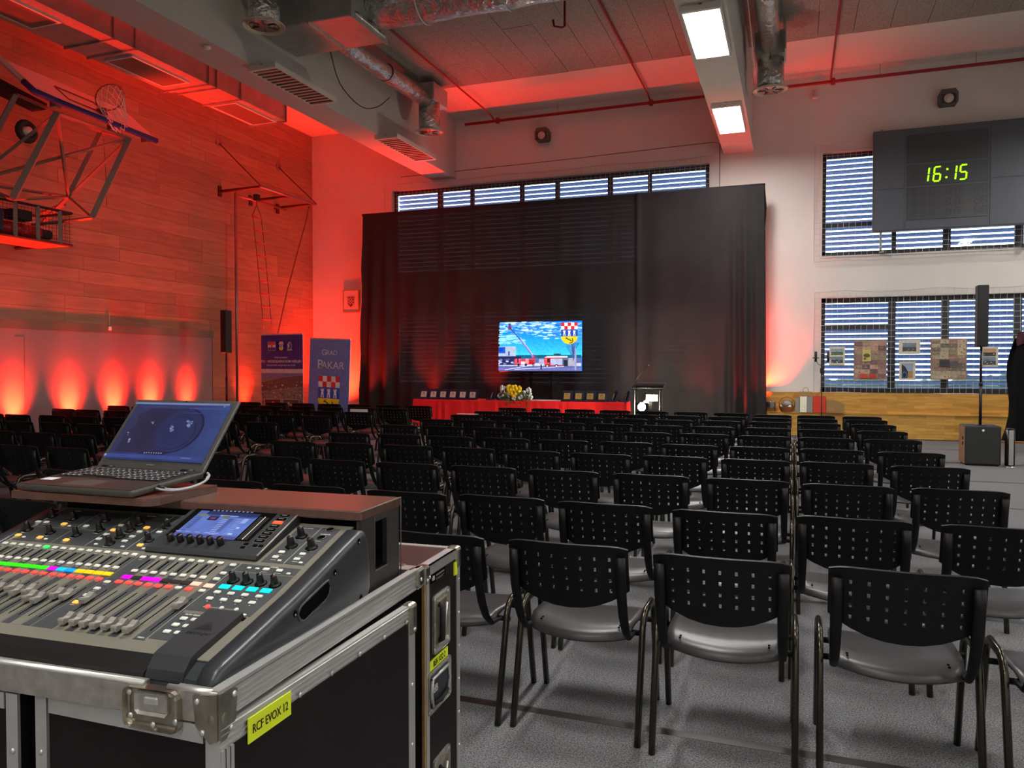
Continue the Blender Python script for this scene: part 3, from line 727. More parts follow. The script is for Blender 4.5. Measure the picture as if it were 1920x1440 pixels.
# ----------------------------------------------------------------- lectern and its lamp
q = thing('lectern', 'clear acrylic lectern with a gooseneck microphone', 'lectern', T(-2.62, 14.7, 0))
A = 'window_glass'
MB().rbox(-.30, .30, -.02, .34, 1.06, 1.075, .004, 1, T(0, 0, 0) @ T(0,0,1.06,rx=14) @ T(0,0,-1.06)).build('reading_shelf', A, q)
MB().box(-.30, .30, -.035, -.02, 1.04, 1.10, T(0,0,1.06,rx=14) @ T(0,0,-1.06)).build('lip', A, q)
MB().prism([(-.27,1.03),(.27,1.03),(.24,.62),(.18,.40),(-.18,.40),(-.24,.62)], .0, .012, 'y').build('front_panel', A, q)
for s in (-1, 1): MB().prism([(.0,.02),(.30,.02),(.30,1.10),(.0,1.03)], s*.235-.006, s*.235+.006, 'x').build('side_panel', A, q)
MB().rbox(-.30, .30, -.05, .36, 0, .02, .006, 1).build('base_plate', A, q)
MB().tube([(-.27,.1,1.08),(-.25,.08,1.2),(-.1,.02,1.38),(.02,-.02,1.50)], .006, 6).tube([(.02,-.02,1.50),(.05,-.03,1.54)], .011, 8).build('microphone', 'tv_bezel', q)
p = Pic(.22, .12, (205,205,200))
for i in range(5):
    for j in range(2): p.rect(.02+.19*i, .5*j, .2+.19*i, .5+.5*j, (120,116,112) if (i+j) % 2 else (225,222,216))
p.build('crest_print', 'print', q, T(-2.62-.02, 14.695, .82))
for a, b in (((-.30,-.03,1.06),(.30,-.03,1.06)), ((-.30,.33,1.155),(.30,.33,1.155)), ((-.30,-.03,1.06),(-.30,.33,1.155)), ((.30,-.03,1.06),(.30,.33,1.155)), ((-.24,0,.02),(-.24,0,1.03)), ((.24,0,.02),(.24,0,1.03)), ((-.24,.3,.02),(-.24,.3,1.1)), ((.24,.3,.02),(.24,.3,1.1))): MB().tube([a, b], .006, 6).build('panel_edge', 'acrylic', q)
q = thing('stage_spotlight', 'small glaring white spotlight standing beside the lectern', 'spotlight', T(-2.66, 14.35, 0))
MB().rbox(-.11, .11, 0, .10, .64, .80, .015, 2).build('housing', 'tv_bezel', q)
MB().lathe([(.0,0),(.07,0),(.085,-.012)], 20, T(0,-.004,.72,rx=90)).build('lens', 'lens_white', q)
MB().tube([(0,.05,.02),(0,.05,.64)], .014, 8).build('stand', 'tv_bezel', q)
for a in (90, 210, 330): MB().tube([(0,.05,.3),(.2*math.cos(R(a)),.05+.2*math.sin(R(a)),.012)], .009, 6).build('leg', 'tv_bezel', q)
L = bpy.data.lights.new('spot_lamp', 'POINT'); L.energy = 220; L.color = (1,.84,.6); L.shadow_soft_size = .06
lo = bpy.data.objects.new('spot_lamp', L); link(lo, q, T(-2.66, 14.62, .78))

# ----------------------------------------------------------------- roll-up banners
def banner(name, x, y, w, h, label, rz=0, ry=0):
    f = T(x, y, 0, rz=rz) @ T(ry=ry)
    q = thing(name, label, 'banner', f)
    MB().rbox(0, w, -.06, .06, 0, .08, .02, 2).build('cassette', 'alu', q)
    MB().box(0, w, -.004, .004, .08, h).build('sheet', 'banner_white', q)
    MB().rbox(0, w, -.012, .012, h-.02, h+.012, .006, 1).build('top_rail', 'alu', q)
    MB().tube([(w/2, .03, .05), (w/2, .02, h-.02)], .009, 6).build('support_pole', 'alu_dark', q)
    return q, f
q, f = banner('roll_up_banner', -9.884, 12.6, .97, 2.11, 'dark blue roll-up banner with town photo and white lettering')
w, h = .97, 2.02
p = Pic(w, h, (34,40,120)); rn = random.Random(5)
yy = lambda v: 1-v
p.rect(0, .30, 1, .665, (120,116,104)); p.rect(0, .62, 1, .665, (196,190,186)); p.rect(0, .575, 1, .625, (112,112,150))
p.poly([(0,.53),(.3,.56),(.55,.585),(1,.60),(1,.50),(0,.45)], (86,76,64))
for i in range(120):
    u = rn.random(); v = rn.uniform(.31,.54)
    p.ell(u, v, rn.uniform(.008,.03), rn.uniform(.004,.01), rn.choice([(200,190,170),(84,80,56),(120,112,84),(150,140,124),(70,72,50)]), 6)
p.rect(0, .0, 1, .30, (34,40,120))
for a, b, fire in ((.09,.49,1), (.54,.93,0)):
    p.rect(a, .195, b, .375, (190,180,180)); p.rect(a+.01, .20, b-.01, .37, (60,34,26) if fire else (76,60,48))
    for i in range(22): p.ell(rn.uniform(a+.05,b-.05), rn.uniform(.215,.345), .03, .012, rn.choice([(230,120,30),(200,80,20),(250,190,90),(110,50,30)] if fire else [(150,110,80),(110,96,84),(180,150,130),(90,70,50)]), 7)
p.rect(.19,.845,.38,.93,(210,206,206)); p.rect(.195,.90,.375,.928,(200,50,50)); p.rect(.195,.847,.375,.874,(40,50,140)); p.rect(.265,.87,.305,.912,(200,80,80))
coat_of_arms(p, .46, .845, .11, .085)
p.ell(.72, .885, .055, .042, (176,180,200)); p.ell(.72,.885,.04,.030,(60,70,140)); p.ell(.70,.89,.015,.02,(220,210,200)); p.rect(.66,.842,.78,.856,(176,180,200))
p.build('print', 'print', q, f @ T(0, -.0052, .085))
def bt(s, sz, x, z, bold=0., sx=1.): text('lettering', s, sz, 'white_print', q, f @ T(x, -.032, z, rx=90), sx=sx, bold=bold)
bt('Naziv projekta:', .05, .5*w, 1.655); bt('ITU - VATROGASNI DOM HRELJIN', .072, .5*w, 1.575, .001, .86); bt('Rekonstrukcija vatrogasnog doma Hreljin', .045, .5*w, 1.505, sx=.9)
bt('Nositelj projekta', .04, .5*w, .37); bt('GRAD BAKAR', .055, .5*w, .32, .001); bt('Sufinancirano sredstvima', .042, .5*w, .18); bt('fonda', .042, .5*w, .13)
q, f = banner('roll_up_banner', -8.855, 12.64, .90, 2.03, 'pale blue roll-up banner reading Grad Bakar with a shield', ry=2.4)
w, h = .90, 1.93
p = Pic(w, h, (104,124,186)); coat_of_arms(p, .24, .29, .53, .345)
p.build('print', 'print', q, f @ T(0, -.0052, .085))
text('lettering', 'G', .16, 'white_print', q, f @ T(.335, -.02, 1.76, rx=90)); text('lettering', 'RAD', .125, 'white_print', q, f @ T(.505, -.02, 1.755, rx=90))
text('lettering', 'B', .25, 'white_print', q, f @ T(.255, -.02, 1.525, rx=90)); text('lettering', 'AKAR', .195, 'white_print', q, f @ T(.535, -.02, 1.515, rx=90))

# ----------------------------------------------------------------- column loudspeakers
def column(x, y, zb, zt, label):
    q = thing('column_speaker', label, 'speaker', T(x, y, 0), 'slim column speakers on poles')
    MB().rbox(-.075, .075, -.09, .09, zb, zt, .012, 2).build('column', 'speaker_black', q)
    MB().box(-.06, .06, -.093, -.09, zb+.02, zt-.02).build('grille', 'tv_bezel', q)
    MB().tube([(0,0,.60),(0,0,1.25)], .021, 10).tube([(0,0,1.2),(0,0,zb)], .017, 10).tube([(0,0,1.19),(0,0,1.25)], .028, 10).build('pole', 'tv_bezel', q)
def sub(x, y, label, rz=0):
    q = thing('subwoofer', label, 'speaker', T(x, y, 0, rz=rz), 'black bass speakers on the floor')
    MB().rbox(-.235, .235, -.02, .42, .02, .60, .02, 2).build('cabinet', 'speaker_black', q)
    MB().box(-.215, .215, -.026, -.02, .04, .58).build('grille', 'speaker_black', q)
    MB().box(-.236, -.2345, .0, .42, .03, .59).build('side_face', 'speaker_side', q)
    for z in (.30, .38): MB().box(-.239, -.236, .10, .16, z, z+.05).build('handle_slot', 'slot_black', q)
    MB().lathe([(.0,0),(.018,0),(.022,-.004)], 16, T(0,-.027,.53,rx=90)).build('badge', 'silver_gloss', q)
    for sx in (-.2, .2):
        for sy in (.03, .37): MB().cyl((sx,sy,0),(sx,sy,.022), .02, 8).build('foot', 'rubber', q)
    MB().rbox(-.06, .06, .12, .24, .598, .608, .004, 1).build('pole_socket', 'tv_bezel', q)
sub(2.655, 13.12, 'black subwoofer on the carpet right of the chair rows'); column(2.655, 13.30, 1.78, 2.70, 'black column speaker on a pole above the right subwoofer')
sub(-11.15, 12.9, 'black subwoofer beside the wooden wall behind the chairs'); column(-11.15, 13.08, 1.76, 2.65, 'black column speaker on a pole beside the wooden wall')
q = thing('standing_cylinder', 'slim silver and black cylinder beside the right subwoofer', 'speaker', T(3.0, 13.10, 0))
MB().tube([(0,0,.03),(0,0,.56)], .066, 20).build('body', 'tv_bezel', q); MB().prism([(-.03,-.075),(.03,-.075),(.035,-.05),(-.035,-.05)], .04, .55, 'z').build('front_strip', 'silver_gloss', q)
MB().cyl((0,0,.56),(0,0,.575), .06, 20).build('cap', 'tv_bezel', q); MB().lathe([(.09,0),(.09,.012),(.05,.03)], 20).build('foot', 'silver_gloss', q)
# black drape at the right edge
q = thing('black_drape', 'black cloth hanging from a stand at the right edge', 'drape', T(3.9, 15.0, 0))
vs = []; n = 30
for j in range(9):
    z = 1.95 - j*.215
    for i in range(n): vs.append((3.48-.06*math.sin(j*.8)+i*.045 - (.05*j if i < 4 else 0)*.4, 15.0+.07*math.sin(i*1.25+.3*j), z - (.13*max(0, (i-3))/n*2 if j == 8 else 0)))
MB().add(vs, [(j*n+i, j*n+i+1, (j+1)*n+i+1, (j+1)*n+i) for j in range(8) for i in range(n-1)], smooth=True).build('cloth', 'drape_black', q, I4)
vs = []
for j in range(4):
    for i in range(n): vs.append((3.5+i*.045, 14.93+.06*math.sin(i*1.5+j), 2.03-j*.07+.04*math.sin(i*.9)))
MB().add(vs, [(j*n+i, j*n+i+1, (j+1)*n+i+1, (j+1)*n+i) for j in range(3) for i in range(n-1)], smooth=True).build('swag', 'drape_plum', q, I4)
MB().tube([(3.5,15.02,1.97),(4.8,15.02,1.97)], .02, 8).tube([(4.2,15.02,0),(4.2,15.02,1.97)], .02, 8).box(3.9,4.5,14.8,15.3,0,.02).build('stand', 'alu_dark', q, I4)

# ----------------------------------------------------------------- items on the ledge
ZL = .522
q = thing('chafing_pot', 'round steel pot on wire legs on the wooden ledge', 'pot', T(-.44, 17.22, ZL))
MB().lathe([(.07,.07),(.10,.10),(.105,.20),(.11,.205),(.10,.21)], 20).build('pan', 'silver_gloss', q)
for a in (45,135,225,315): MB().tube([(.1*math.cos(R(a)),.1*math.sin(R(a)),.12),(.12*math.cos(R(a)),.12*math.sin(R(a)),.0)], .006, 5).build('leg', 'hoop_dark', q)
q = thing('gift_basket', 'round wicker basket with an arched handle and gifts', 'basket', T(-.12, 17.24, ZL))
MB().lathe([(.11,0),(.13,.04),(.155,.10),(.16,.11),(.15,.11),(.1,.03),(0,.03)], 24, cap=False).build('basket', 'wicker', q)
MB().tube([(-.15,0,.10),(-.155,0,.2),(-.10,0,.28),(0,0,.31),(.10,0,.28),(.155,0,.2),(.15,0,.10)], .008, 6).build('handle', 'wicker', q)
for i in range(7): MB().ball((random.uniform(-.09,.09), random.uniform(-.06,.06), .12), .045, 8).build('gift', random.choice(['bag_red','bag_white','wicker']), q)
MB().ball((0,0,.16), .12, 12, (1.0,.8,.75)).build('wrapping', 'cellophane', q)
def bag(name, x, y, w, d, hh, m, label, handle=True):
    q = thing(name, label, 'gift bag', T(x, y, ZL), 'paper gift bags on the ledge')
    MB().prism([(-w/2,0),(w/2,0),(w/2,hh),(-w/2,hh)], -d/2, d/2, 'y').build('bag_body', m, q)
    MB().box(-w/2+.006, w/2-.006, -d/2+.006, d/2-.006, hh-.002, hh+.001).build('opening', 'slot_black', q)
    if handle:
        for s in (-1, 1): MB().tube([(-w*.2, s*d*.48, hh-.01), (-w*.2, s*d*.48, hh+.05), (-w*.1, s*d*.48, hh+.085), (w*.1, s*d*.48, hh+.085), (w*.2, s*d*.48, hh+.05), (w*.2, s*d*.48, hh-.01)], .005, 5).build('handle', m, q)
bag('gift_bag', .25, 17.36, .27, .10, .42, 'kraft', 'brown paper gift bag standing behind the white bag')
bag('gift_bag', .09, 17.24, .085, .1, .29, 'bag_grey', 'grey paper gift bag next to the wicker basket', False)
bag('gift_bag', .205, 17.20, .13, .12, .33, 'bag_white', 'cream white paper gift bag on the ledge', False)
bag('gift_bag', .33, 17.21, .11, .12, .33, 'bag_grey', 'grey paper gift bag between white and red bags', False)
bag('gift_bag', .52, 17.22, .25, .12, .33, 'bag_red', 'red paper gift bag on the ledge')
q = thing('cardboard_box', 'plain brown cardboard box at the end of the ledge items', 'box', T(.82, 17.25, ZL))
MB().prism([(-.17,0),(.17,0),(.17,.18),(.02,.25),(-.17,.25)], -.12, .12, 'y').build('carton', 'cardboard', q); MB().box(-.14,-.02,-.124,-.12,.03,.12).build('flap', 'kraft', q)
# twin microphones on one tall stand
q = thing('microphone_stand', 'tall black stand carrying two microphones on a bar', 'microphone', T(.47, 14.5, 0))
MB().tube([(0,0,.02),(0,0,1.62)], .009, 8).build('pole', 'tv_bezel', q); MB().lathe([(.15,0),(.15,.012),(.03,.03)], 24).build('base', 'tv_bezel', q)
MB().tube([(-.10,0,1.60),(-.06,0,1.52),(0,0,1.50),(.06,0,1.52),(.10,0,1.60)], .006, 6).build('bar', 'tv_bezel', q)
for s in (-1, 1):
    m_ = MB().tube([(s*.10,0,1.56),(s*.10,0,1.74)], .022, 12).build('microphone', 'tv_bezel', q)
    MB().tube([(s*.10+.05*math.cos(R(a)), .05*math.sin(R(a)), 1.63) for a in range(0,360,30)], .008, 5, closed=True).build('shock_mount', 'horn_dark', m_)
MB().rbox(-.03,.03,-.02,.02,1.36,1.45,.008,1).build('clamp', 'tv_bezel', q)

# ----------------------------------------------------------------- pictures pinned to the net
def pinned(x0, z0, x1, z1, label, draw, frame_m='paper', name='pinned_photo', group=None):
    w, h = x1-x0, z1-z0; f = T(x0, 17.44, z0)
    q = thing(name, label, 'poster', f, group)
    MB().box(0, w, 0, .012, 0, h).build('mount', frame_m, q)
    p = Pic(w, h, (214,206,186) if frame_m == 'paper' else (150,120,110)); draw(p); p.build('print', 'print', q, f @ T(0, -.001, 0))
def scene_print(p, x0, y0, x1, y1, kind, rn):
    sky = [(150,170,190),(120,140,160),(190,150,120)][kind % 3]; gr = [(90,110,70),(70,76,84),(60,50,50)][kind % 3]
    p.rect(x0, y0, x1, y1, gr); m = y0+(y1-y0)*.5; p.rect(x0, m, x1, y1, sky)
    for i in range(10):
        u = rn.uniform(x0, x1-.05*(x1-x0)); v = rn.uniform(y0, m+.1*(y1-y0)); s = .10*(x1-x0)
        p.rect(u, v, min(x1, u+s), min(y1, v+.12*(y1-y0)), rn.choice([(200,196,186),(60,64,60),(140,120,100),(110,130,90)]))
rn1 = random.Random(11)
pinned(.708, 1.50, 1.01, 1.89, 'white sheet with two landscape photos, leftmost on the net', lambda p: (scene_print(p,.12,.55,.88,.88,0,rn1), scene_print(p,.12,.12,.88,.46,1,rn1)), group='white photo sheets on the net')
pinned(2.015, 1.726, 2.406, 2.011, 'white sheet with one grey building photo, upper between the collages', lambda p: scene_print(p,.18,.2,.82,.8,1,rn1), group='white photo sheets on the net')
def car(p): p.rect(.15,.1,.85,.9,(150,170,196)); p.rect(.15,.1,.85,.5,(176,140,100)); p.poly([(.15,.1),(.5,.1),(.55,.45),(.35,.75),(.15,.85)],(34,44,60)); p.ell(.33,.28,.16,.2,(60,110,160)); p.ell(.33,.28,.1,.13,(20,26,34))
pinned(2.03, 1.197, 2.326, 1.576, 'white sheet with a blue car photo, lower between the collages', car, group='white photo sheets on the net')
pinned(3.475, 1.469, 3.772, 1.868, 'white sheet with two dark photos beside the speaker column', lambda p: (scene_print(p,.13,.53,.87,.9,2,rn1), scene_print(p,.13,.1,.87,.5,1,rn1)), group='white photo sheets on the net')
def collage(rows, cols, pal, center, seed):
    def d(p):
        rn = random.Random(seed); p.rect(.02,.02,.98,.98,(176,150,132))
        for j in range(rows):
            for i in range(cols):
                x0 = .03+.94*i/cols; y0 = .03+.94*j/rows; x1 = x0+.94/cols-.006; y1 = y0+.94/rows-.006; c = rn.choice(pal)
                p.rect(x0, y0, x1, y1, c)
                for k in range(4): u = rn.uniform(x0, x1-.06); v = rn.uniform(y0, y1-.03); p.rect(u, v, u+rn.uniform(.02,.06), v+rn.uniform(.01,.03), rn.choice(pal))
        center(p)
    return d
PAL1 = [(150,116,110),(176,140,128),(110,86,90),(196,160,140),(130,96,100),(160,150,120)]
def c1(p): p.rect(.26,.46,.52,.76,(206,196,110)); p.ell(.39,.61,.10,.05,(90,80,50)); p.ell(.34,.53,.04,.03,(90,80,50)); [p.rect(.2+.26*i,.04,.42+.26*i,.14,(206,70,40)) for i in range(2)]
def c2(p): p.rect(.24,.32,.52,.48,(60,58,60)); p.rect(.54,.34,.76,.46,(90,88,84))
pinned(1.178, 1.205, 1.798, 2.02, 'red-bordered photo collage poster with a yellow centre', collage(8,4,PAL1,c1,3), 'poster_red', 'collage_poster')
pinned(2.594, 1.214, 3.234, 2.037, 'red-bordered photo collage poster with a dark centre photo', collage(10,4,[(150,140,110),(176,166,140),(110,104,90),(196,180,150),(120,110,104),(166,126,116)],c2,8), 'poster_red', 'collage_poster')

# ----------------------------------------------------------------- scoreboard
q = thing('scoreboard', 'large dark wall scoreboard with a green clock', 'scoreboard', T(2.93, 17.3, 4.18))
SX0, SX1, SZ0, SZ1, SY = 1.49, 4.42, 4.21, 6.24, 17.30
MB().rbox(SX0, SX1, SY, SY+.14, SZ0, SZ1, .01, 1).build('cabinet', 'score_black', q, I4)
def spanel(x0, x1, z0, z1, m='score_black'): return MB().rbox(x0, x1, SY-.012, SY, z0, z1, .005, 1).build('front_panel', m, q, I4)
spanel(SX0+.02, 2.06, 5.06, SZ1-.02); spanel(SX0+.02, 2.06, SZ0+.02, 5.04)
spanel(2.09, 3.53, SZ0+.02, 4.39); spanel(3.56, SX1-.02, 5.14, SZ1-.02); spanel(3.56, SX1-.02, SZ0+.02, 5.12)
spanel(2.11, 3.52, 5.54, 6.10, 'score_screen'); spanel(2.11, 3.52, 5.09, 5.50, 'score_screen'); spanel(2.11, 3.52, 4.41, 5.05, 'score_screen')
def seg7(ch, x, z, w, h, m, par):
    S = {'0':'abcdef','1':'bc','2':'abged','3':'abgcd','4':'fgbc','5':'afgcd','6':'afgedc','7':'abc','8':'abcdefg','9':'abcdfg'}[ch]; k = .026; sl = .10
    pos = {'a':(0,h,w,h),'g':(0,h/2,w,h/2),'d':(0,0,w,0),'f':(0,h/2,0,h),'e':(0,0,0,h/2),'b':(w,h/2,w,h),'c':(w,0,w,h/2)}
    mb = MB()
    for s_ in S:
        a, b, c, d = pos[s_]; e = .012
        dx, dz = (e, 0) if a != c else (0, e)
        A_ = (x+a+dx+sl*(b+dz), z+b+dz); B_ = (x+c-dx+sl*(d-dz), z+d-dz)
        ox, oz = (0, k/2) if a != c else (k/2, 0)
        mb.prism([(A_[0]-ox,A_[1]-oz),(A_[0]+ox,A_[1]+oz),(B_[0]+ox,B_[1]+oz),(B_[0]-ox,B_[1]-oz)] if a == c else [(A_[0],A_[1]-oz),(B_[0],B_[1]-oz),(B_[0],B_[1]+oz),(A_[0],A_[1]+oz)], SY-.018, SY-.0125, 'y')
    mb.build('digit', m, par, I4)
for ch, x in (('1', 2.365), ('6', 2.575), ('1', 2.845), ('5', 3.03)): seg7(ch, x, 5.15, .115, .28, 'seg_green', q)
for z in (5.21, 5.37): MB().ball((2.80+.1*(z-5.15), SY-.014, z), .020, 8).build('colon_dot', 'seg_green', q, I4)
for z in (4.47, 4.67, 4.87):
    for x in (2.2, 2.36, 2.52, 2.8, 2.96, 3.3, 3.42): seg7('8', x, z, .08, .14, 'seg_off', q)
for x in (2.2, ): seg7('8', x, 5.2, .09, .18, 'seg_off', q)
for x in (2.25, 2.4, 3.3): seg7('0', x, 5.7, .08, .14, 'seg_off', q)
for x in (1.66, 4.19):
    MB().box(x-.02, x+.02, SY+.13, SY+.17, SZ0-.38, SZ1+.06).box(x-.02, x+.06, SY+.13, YF, SZ0-.40, SZ0-.36).build('bracket', 'steel', q, I4)

# ----------------------------------------------------------------- red floor uplights (LED cans)
def uplight(x, y, tx_, ty_, tz_, watt, label, ang=58, blend=.9, z=.22, size=.05, spill=None, zb=0.):
    z += zb
    q = thing('led_uplight', label, 'light', T(x, y, zb), 'red LED floor lights')
    MB().tube([(0,0,.03),(0,0,.18)], [.085,.095], 18).build('can', 'tv_bezel', q)
    MB().cyl((0,0,.18),(0,0,.184), .08, 18).build('lens', 'led_lens', q)
    MB().box(-.10,-.085,-.02,.02,0,.12).box(.085,.10,-.02,.02,0,.12).box(-.1,.1,-.02,.02,0,.012).build('yoke', 'tv_bezel', q)
    L = bpy.data.lights.new('uplight_beam', 'SPOT'); L.energy = watt; L.color = RED; L.spot_size = R(ang); L.spot_blend = blend; L.shadow_soft_size = size
    o = bpy.data.objects.new('uplight_beam', L)
    for w2, a2_, z2, *dx_ in (spill or ()):
        L2 = bpy.data.lights.new('uplight_spill', 'SPOT'); L2.energy = w2; L2.color = RED; L2.spot_size = R(a2_); L2.spot_blend = 1.; L2.shadow_soft_size = size
        dv = Vector((dx_[0] if dx_ else tx_-x, ty_-y, z2-z)); link(bpy.data.objects.new('uplight_spill', L2), q, Matrix.Translation((x, y, z)) @ dv.to_track_quat('-Z', 'Y').to_matrix().to_4x4())
    dvec = Vector((tx_-x, ty_-y, tz_-z)); link(o, q, Matrix.Translation((x, y, z)) @ dvec.to_track_quat('-Z', 'Y').to_matrix().to_4x4())
LEFT_W, CUR_W = 4000, 640
for i, y in enumerate((8.0, 9.11, 10.16, 11.11, 12.0, 12.98, 14.81)):
    uplight(-11.67, y, -12.12, y, .88, LEFT_W*(.55 if i == 5 else .25 if i == 6 else 1), 'red uplight on the floor, %s along the wooden wall' % ORD[i], 34, 1., spill=((620 if i < 5 else 300, 54, 1.05), (1900, 44, 7.5, .8)))
uplight(-11.1, 16.9, -11.2, 17.6, 4.0, 1400, 'red uplight in the corner left of the curtain', 110)
uplight(-.74, 17.30, -.44, 17.60, 1.15, 800, 'red uplight on the ledge right of the curtain', 48, 1., spill=((380, 70, 1.7), (400, 40, 6)), zb=.522)
for i, (x, wt) in enumerate(((-9.75,1.7), (-8.2,1.5), (-6.6,1.2), (-3.1,.3), (-2.05,.4), (-1.65,.4), (-.95,.6))):
    uplight(x, 16.56, x, 16.40, 5.0, CUR_W*wt, 'red uplight in front of the curtain, %s from the left' % ORD[i], 60)
# ================================================================= basketball hoop (folded up) on the left wall
def bar(mb, a, b, w=.05):
    return mb.tube([a, b], w*.7071, 4)
q = thing('basketball_hoop', 'folded basketball hoop with blue padded backboard on the wooden wall', 'basketball hoop', T(-11.2, 9.4, 4.0))
HX = -10.3
A0, A1 = Vector((HX, 8.16, 5.42)), Vector((HX, 10.37, 5.34)); up = Vector((-.72, 0, .58))
n_ = Vector((.58, 0, .72))
def bp(u, v, d=0): return A0 + (A1-A0)*u + up*v + n_*d
mb = MB(); c = [bp(0,0), bp(1,0), bp(1,1), bp(0,1), bp(0,0,.04), bp(1,0,.04), bp(1,1,.04), bp(0,1,.04)]
mb.add(c, [(0,1,2,3),(4,5,6,7),(0,1,5,4),(1,2,6,5),(2,3,7,6),(3,0,4,7)]); mb.build('backboard', 'hoop_board', q, I4)
mb = MB().tube([bp(-.01,.30,.02), bp(-.01,.02,.02), bp(.13,-.02,.02)], .05, 8).tube([bp(.12,-.02,.02), bp(1.0,-.02,.02)], .05, 8); mb.build('edge_pad', 'pad_blue', q, I4)
MB().tube([bp(-.005,1.02,.02), bp(-.005,.3,.02)], .045, 4).build('side_edge', 'hoop_board', q, I4)
o = MB().tube([bp(.3,.25,.045), bp(.3,.65,.045), bp(.62,.65,.045), bp(.62,.25,.045)], .012, 4, closed=True).build('target_frame', 'rim_orange', q, I4)
rc = bp(.56, .22, .36); e1 = Vector((0,1,0)); e2 = n_
ring = [rc + e1*.24*math.cos(R(a)) + e2*.24*math.sin(R(a)) for a in range(0,360,15)]
rim = MB().tube(ring, .011, 6, closed=True).build('rim', 'rim_orange', q, I4)
MB().box(-.08,.08,-.04,.04,-.05,.05, Matrix.Translation(bp(.56,.22,.07))).build('rim_mount', 'rim_orange', rim, I4)
nb = MB(); dn = Vector((.10, .10, -.42)); lv = 6; K = 12
def npnt(k, j):
    s = 1 - .42*(j/lv); a = R(360/K*(k + .5*(j % 2)))
    return rc + dn*(j/lv) + (e1*.24*math.cos(a) + e2*.24*math.sin(a))*s
for j in range(lv):
    for k in range(K):
        nb.tube([npnt(k,j), npnt(k if j % 2 == 0 else k+1, j+1)], .006, 4, cap=False); nb.tube([npnt(k,j), npnt(k-1 if j % 2 == 0 else k, j+1)], .006, 4, cap=False)
nb.build('net', 'net_white', rim, I4)
# arms
P = dict(a0=(-10.36,8.55,5.27), a1=(-10.75,8.12,3.93), b0=(-10.36,9.88,5.26), b1=(-10.75,9.48,3.90),
         c0=(-10.95,8.35,5.55), c1=(-11.6,8.1,4.25), d0=(-10.95,9.85,5.42), d1=(-11.35,9.55,4.30))
for s, w in (('a',.085),('b',.085),('c',.07),('d',.07)):
    bar(MB(), P[s+'0'], P[s+'1'], w).build('arm', 'hoop_frame', q, I4)
for u, v in (('a0','b0'),('a0','d0'),('c0','d0'),('d0','b0'),('a1','d1'),('d1','b1'),('d1','b0'),('c1','d1'),('c1','b0'),('a0','c1'),('a0','d1'),('c1','a1'),('b1','e1')):
    if v == 'e1': a, b = P['b1'], (-11.5, 9.0, 3.75)
    else: a, b = P[u], P[v]
    bar(MB(), a, b, .038).build('brace', 'hoop_frame', q, I4)
for y in (8.2, 9.6): bar(MB(), (-11.5,y,4.2), (XL,y,4.05), .06).build('wall_bracket', 'hoop_frame', q, I4); 
bar(MB(), P['d1'], (-12.08, 9.3, 3.55), .05).build('wall_bracket', 'hoop_frame', q, I4)
for u in (.16, .62, .93): MB().box(-.06,.06,-.05,.05,-.04,.04, Matrix.Translation(bp(u,.02,-.06))).build('bracket', 'steel', q, I4)
MB().prism([(-.9,-.05),(.55,-.05),(.55,.05),(-.9,.09)], 0, .3, 'x', T(-11.3, 8.35, 5.62, rx=-8)).build('dark_strip', 'hoop_dark', q, I4)  # plain dark strip behind the folded backboard
MB().tube([(-11.0+.0, 8.55+.13*math.cos(R(a)), 5.06+.13*math.sin(R(a))) for a in range(0,360,24)], .05, 8, closed=True).build('wheel', 'hoop_dark', q, I4)
MB().cyl((-11.06,8.55,5.06),(-10.94,8.55,5.06), .07, 12).build('wheel_hub', 'hoop_board', q, I4)
MB().tube([(-10.9, 9.86, 5.3), (-10.9, 9.9, 4.6), (-10.95, 9.95, 4.2)], .006, 5).build('cord', 'rope', q, I4)
# winch cage
q = thing('winch_cage', 'wire cage holding a winch motor below the folded hoop', 'cage', T(-11.3, 8.6, 3.45))
cx0, cx1, cy0, cy1, cz0, cz1 = -11.75, -11.0, 7.75, 9.32, 3.44, 3.96
mb = MB()
for x in (cx0, cx1):
    for z in (cz0, cz1): bar(mb, (x,cy0,z), (x,cy1,z), .03)
for y in (cy0, cy1):
    for z in (cz0, cz1): bar(mb, (cx0,y,z), (cx1,y,z), .03)
mb.build('cage_frame', 'hoop_dark', q, I4)
for y in (8.35, 8.72, 9.1): bar(MB(), (cx1,y,cz0), (cx1,y,cz1), .05).build('upright', 'hoop_frame', q, I4)
wr = MB()
for k in range(27): y = cy0+k*.058; wr.tube([(cx1,y,cz0),(cx1,y,cz1)], .003, 4, cap=False)
for k in range(9): z = cz0+k*.058; wr.tube([(cx1,cy0,z),(cx1,cy1,z)], .003, 4, cap=False)
for k in range(13): x = cx0+k*.058; wr.tube([(x,cy1,cz0),(x,cy1,cz1)], .003, 4, cap=False)
o = wr.build('wire_mesh', 'hoop_dark', q, I4); o['kind'] = 'stuff'
MB().tube([(-11.3,8.3,3.60),(-11.3,8.95,3.60)], .11, 14).build('drum', 'tube_red', q, I4)
MB().tube([(-11.3,8.95,3.60),(-11.3,9.15,3.60)], .08, 12).build('motor', 'hoop_dark', q, I4)
MB().rbox(-11.45,-11.15,7.95,8.28,3.52,3.86,.02,2).build('gearbox', 'motor_blue', q, I4); MB().rbox(-11.4,-11.15,8.45,8.75,3.74,3.90,.02,2).build('control_box', 'hoop_dark', q, I4)
MB().box(cx0,cx1,cy0,cy1,cz0-.015,cz0).build('floor_plate', 'hoop_frame', q, I4)
bar(MB(), (XL,7.9,3.44), (cx0,7.9,3.44), .05).tube([(XL,9.2,3.44),(cx0,9.2,3.44)], .03, 4).build('wall_bracket', 'hoop_dark', q, I4)

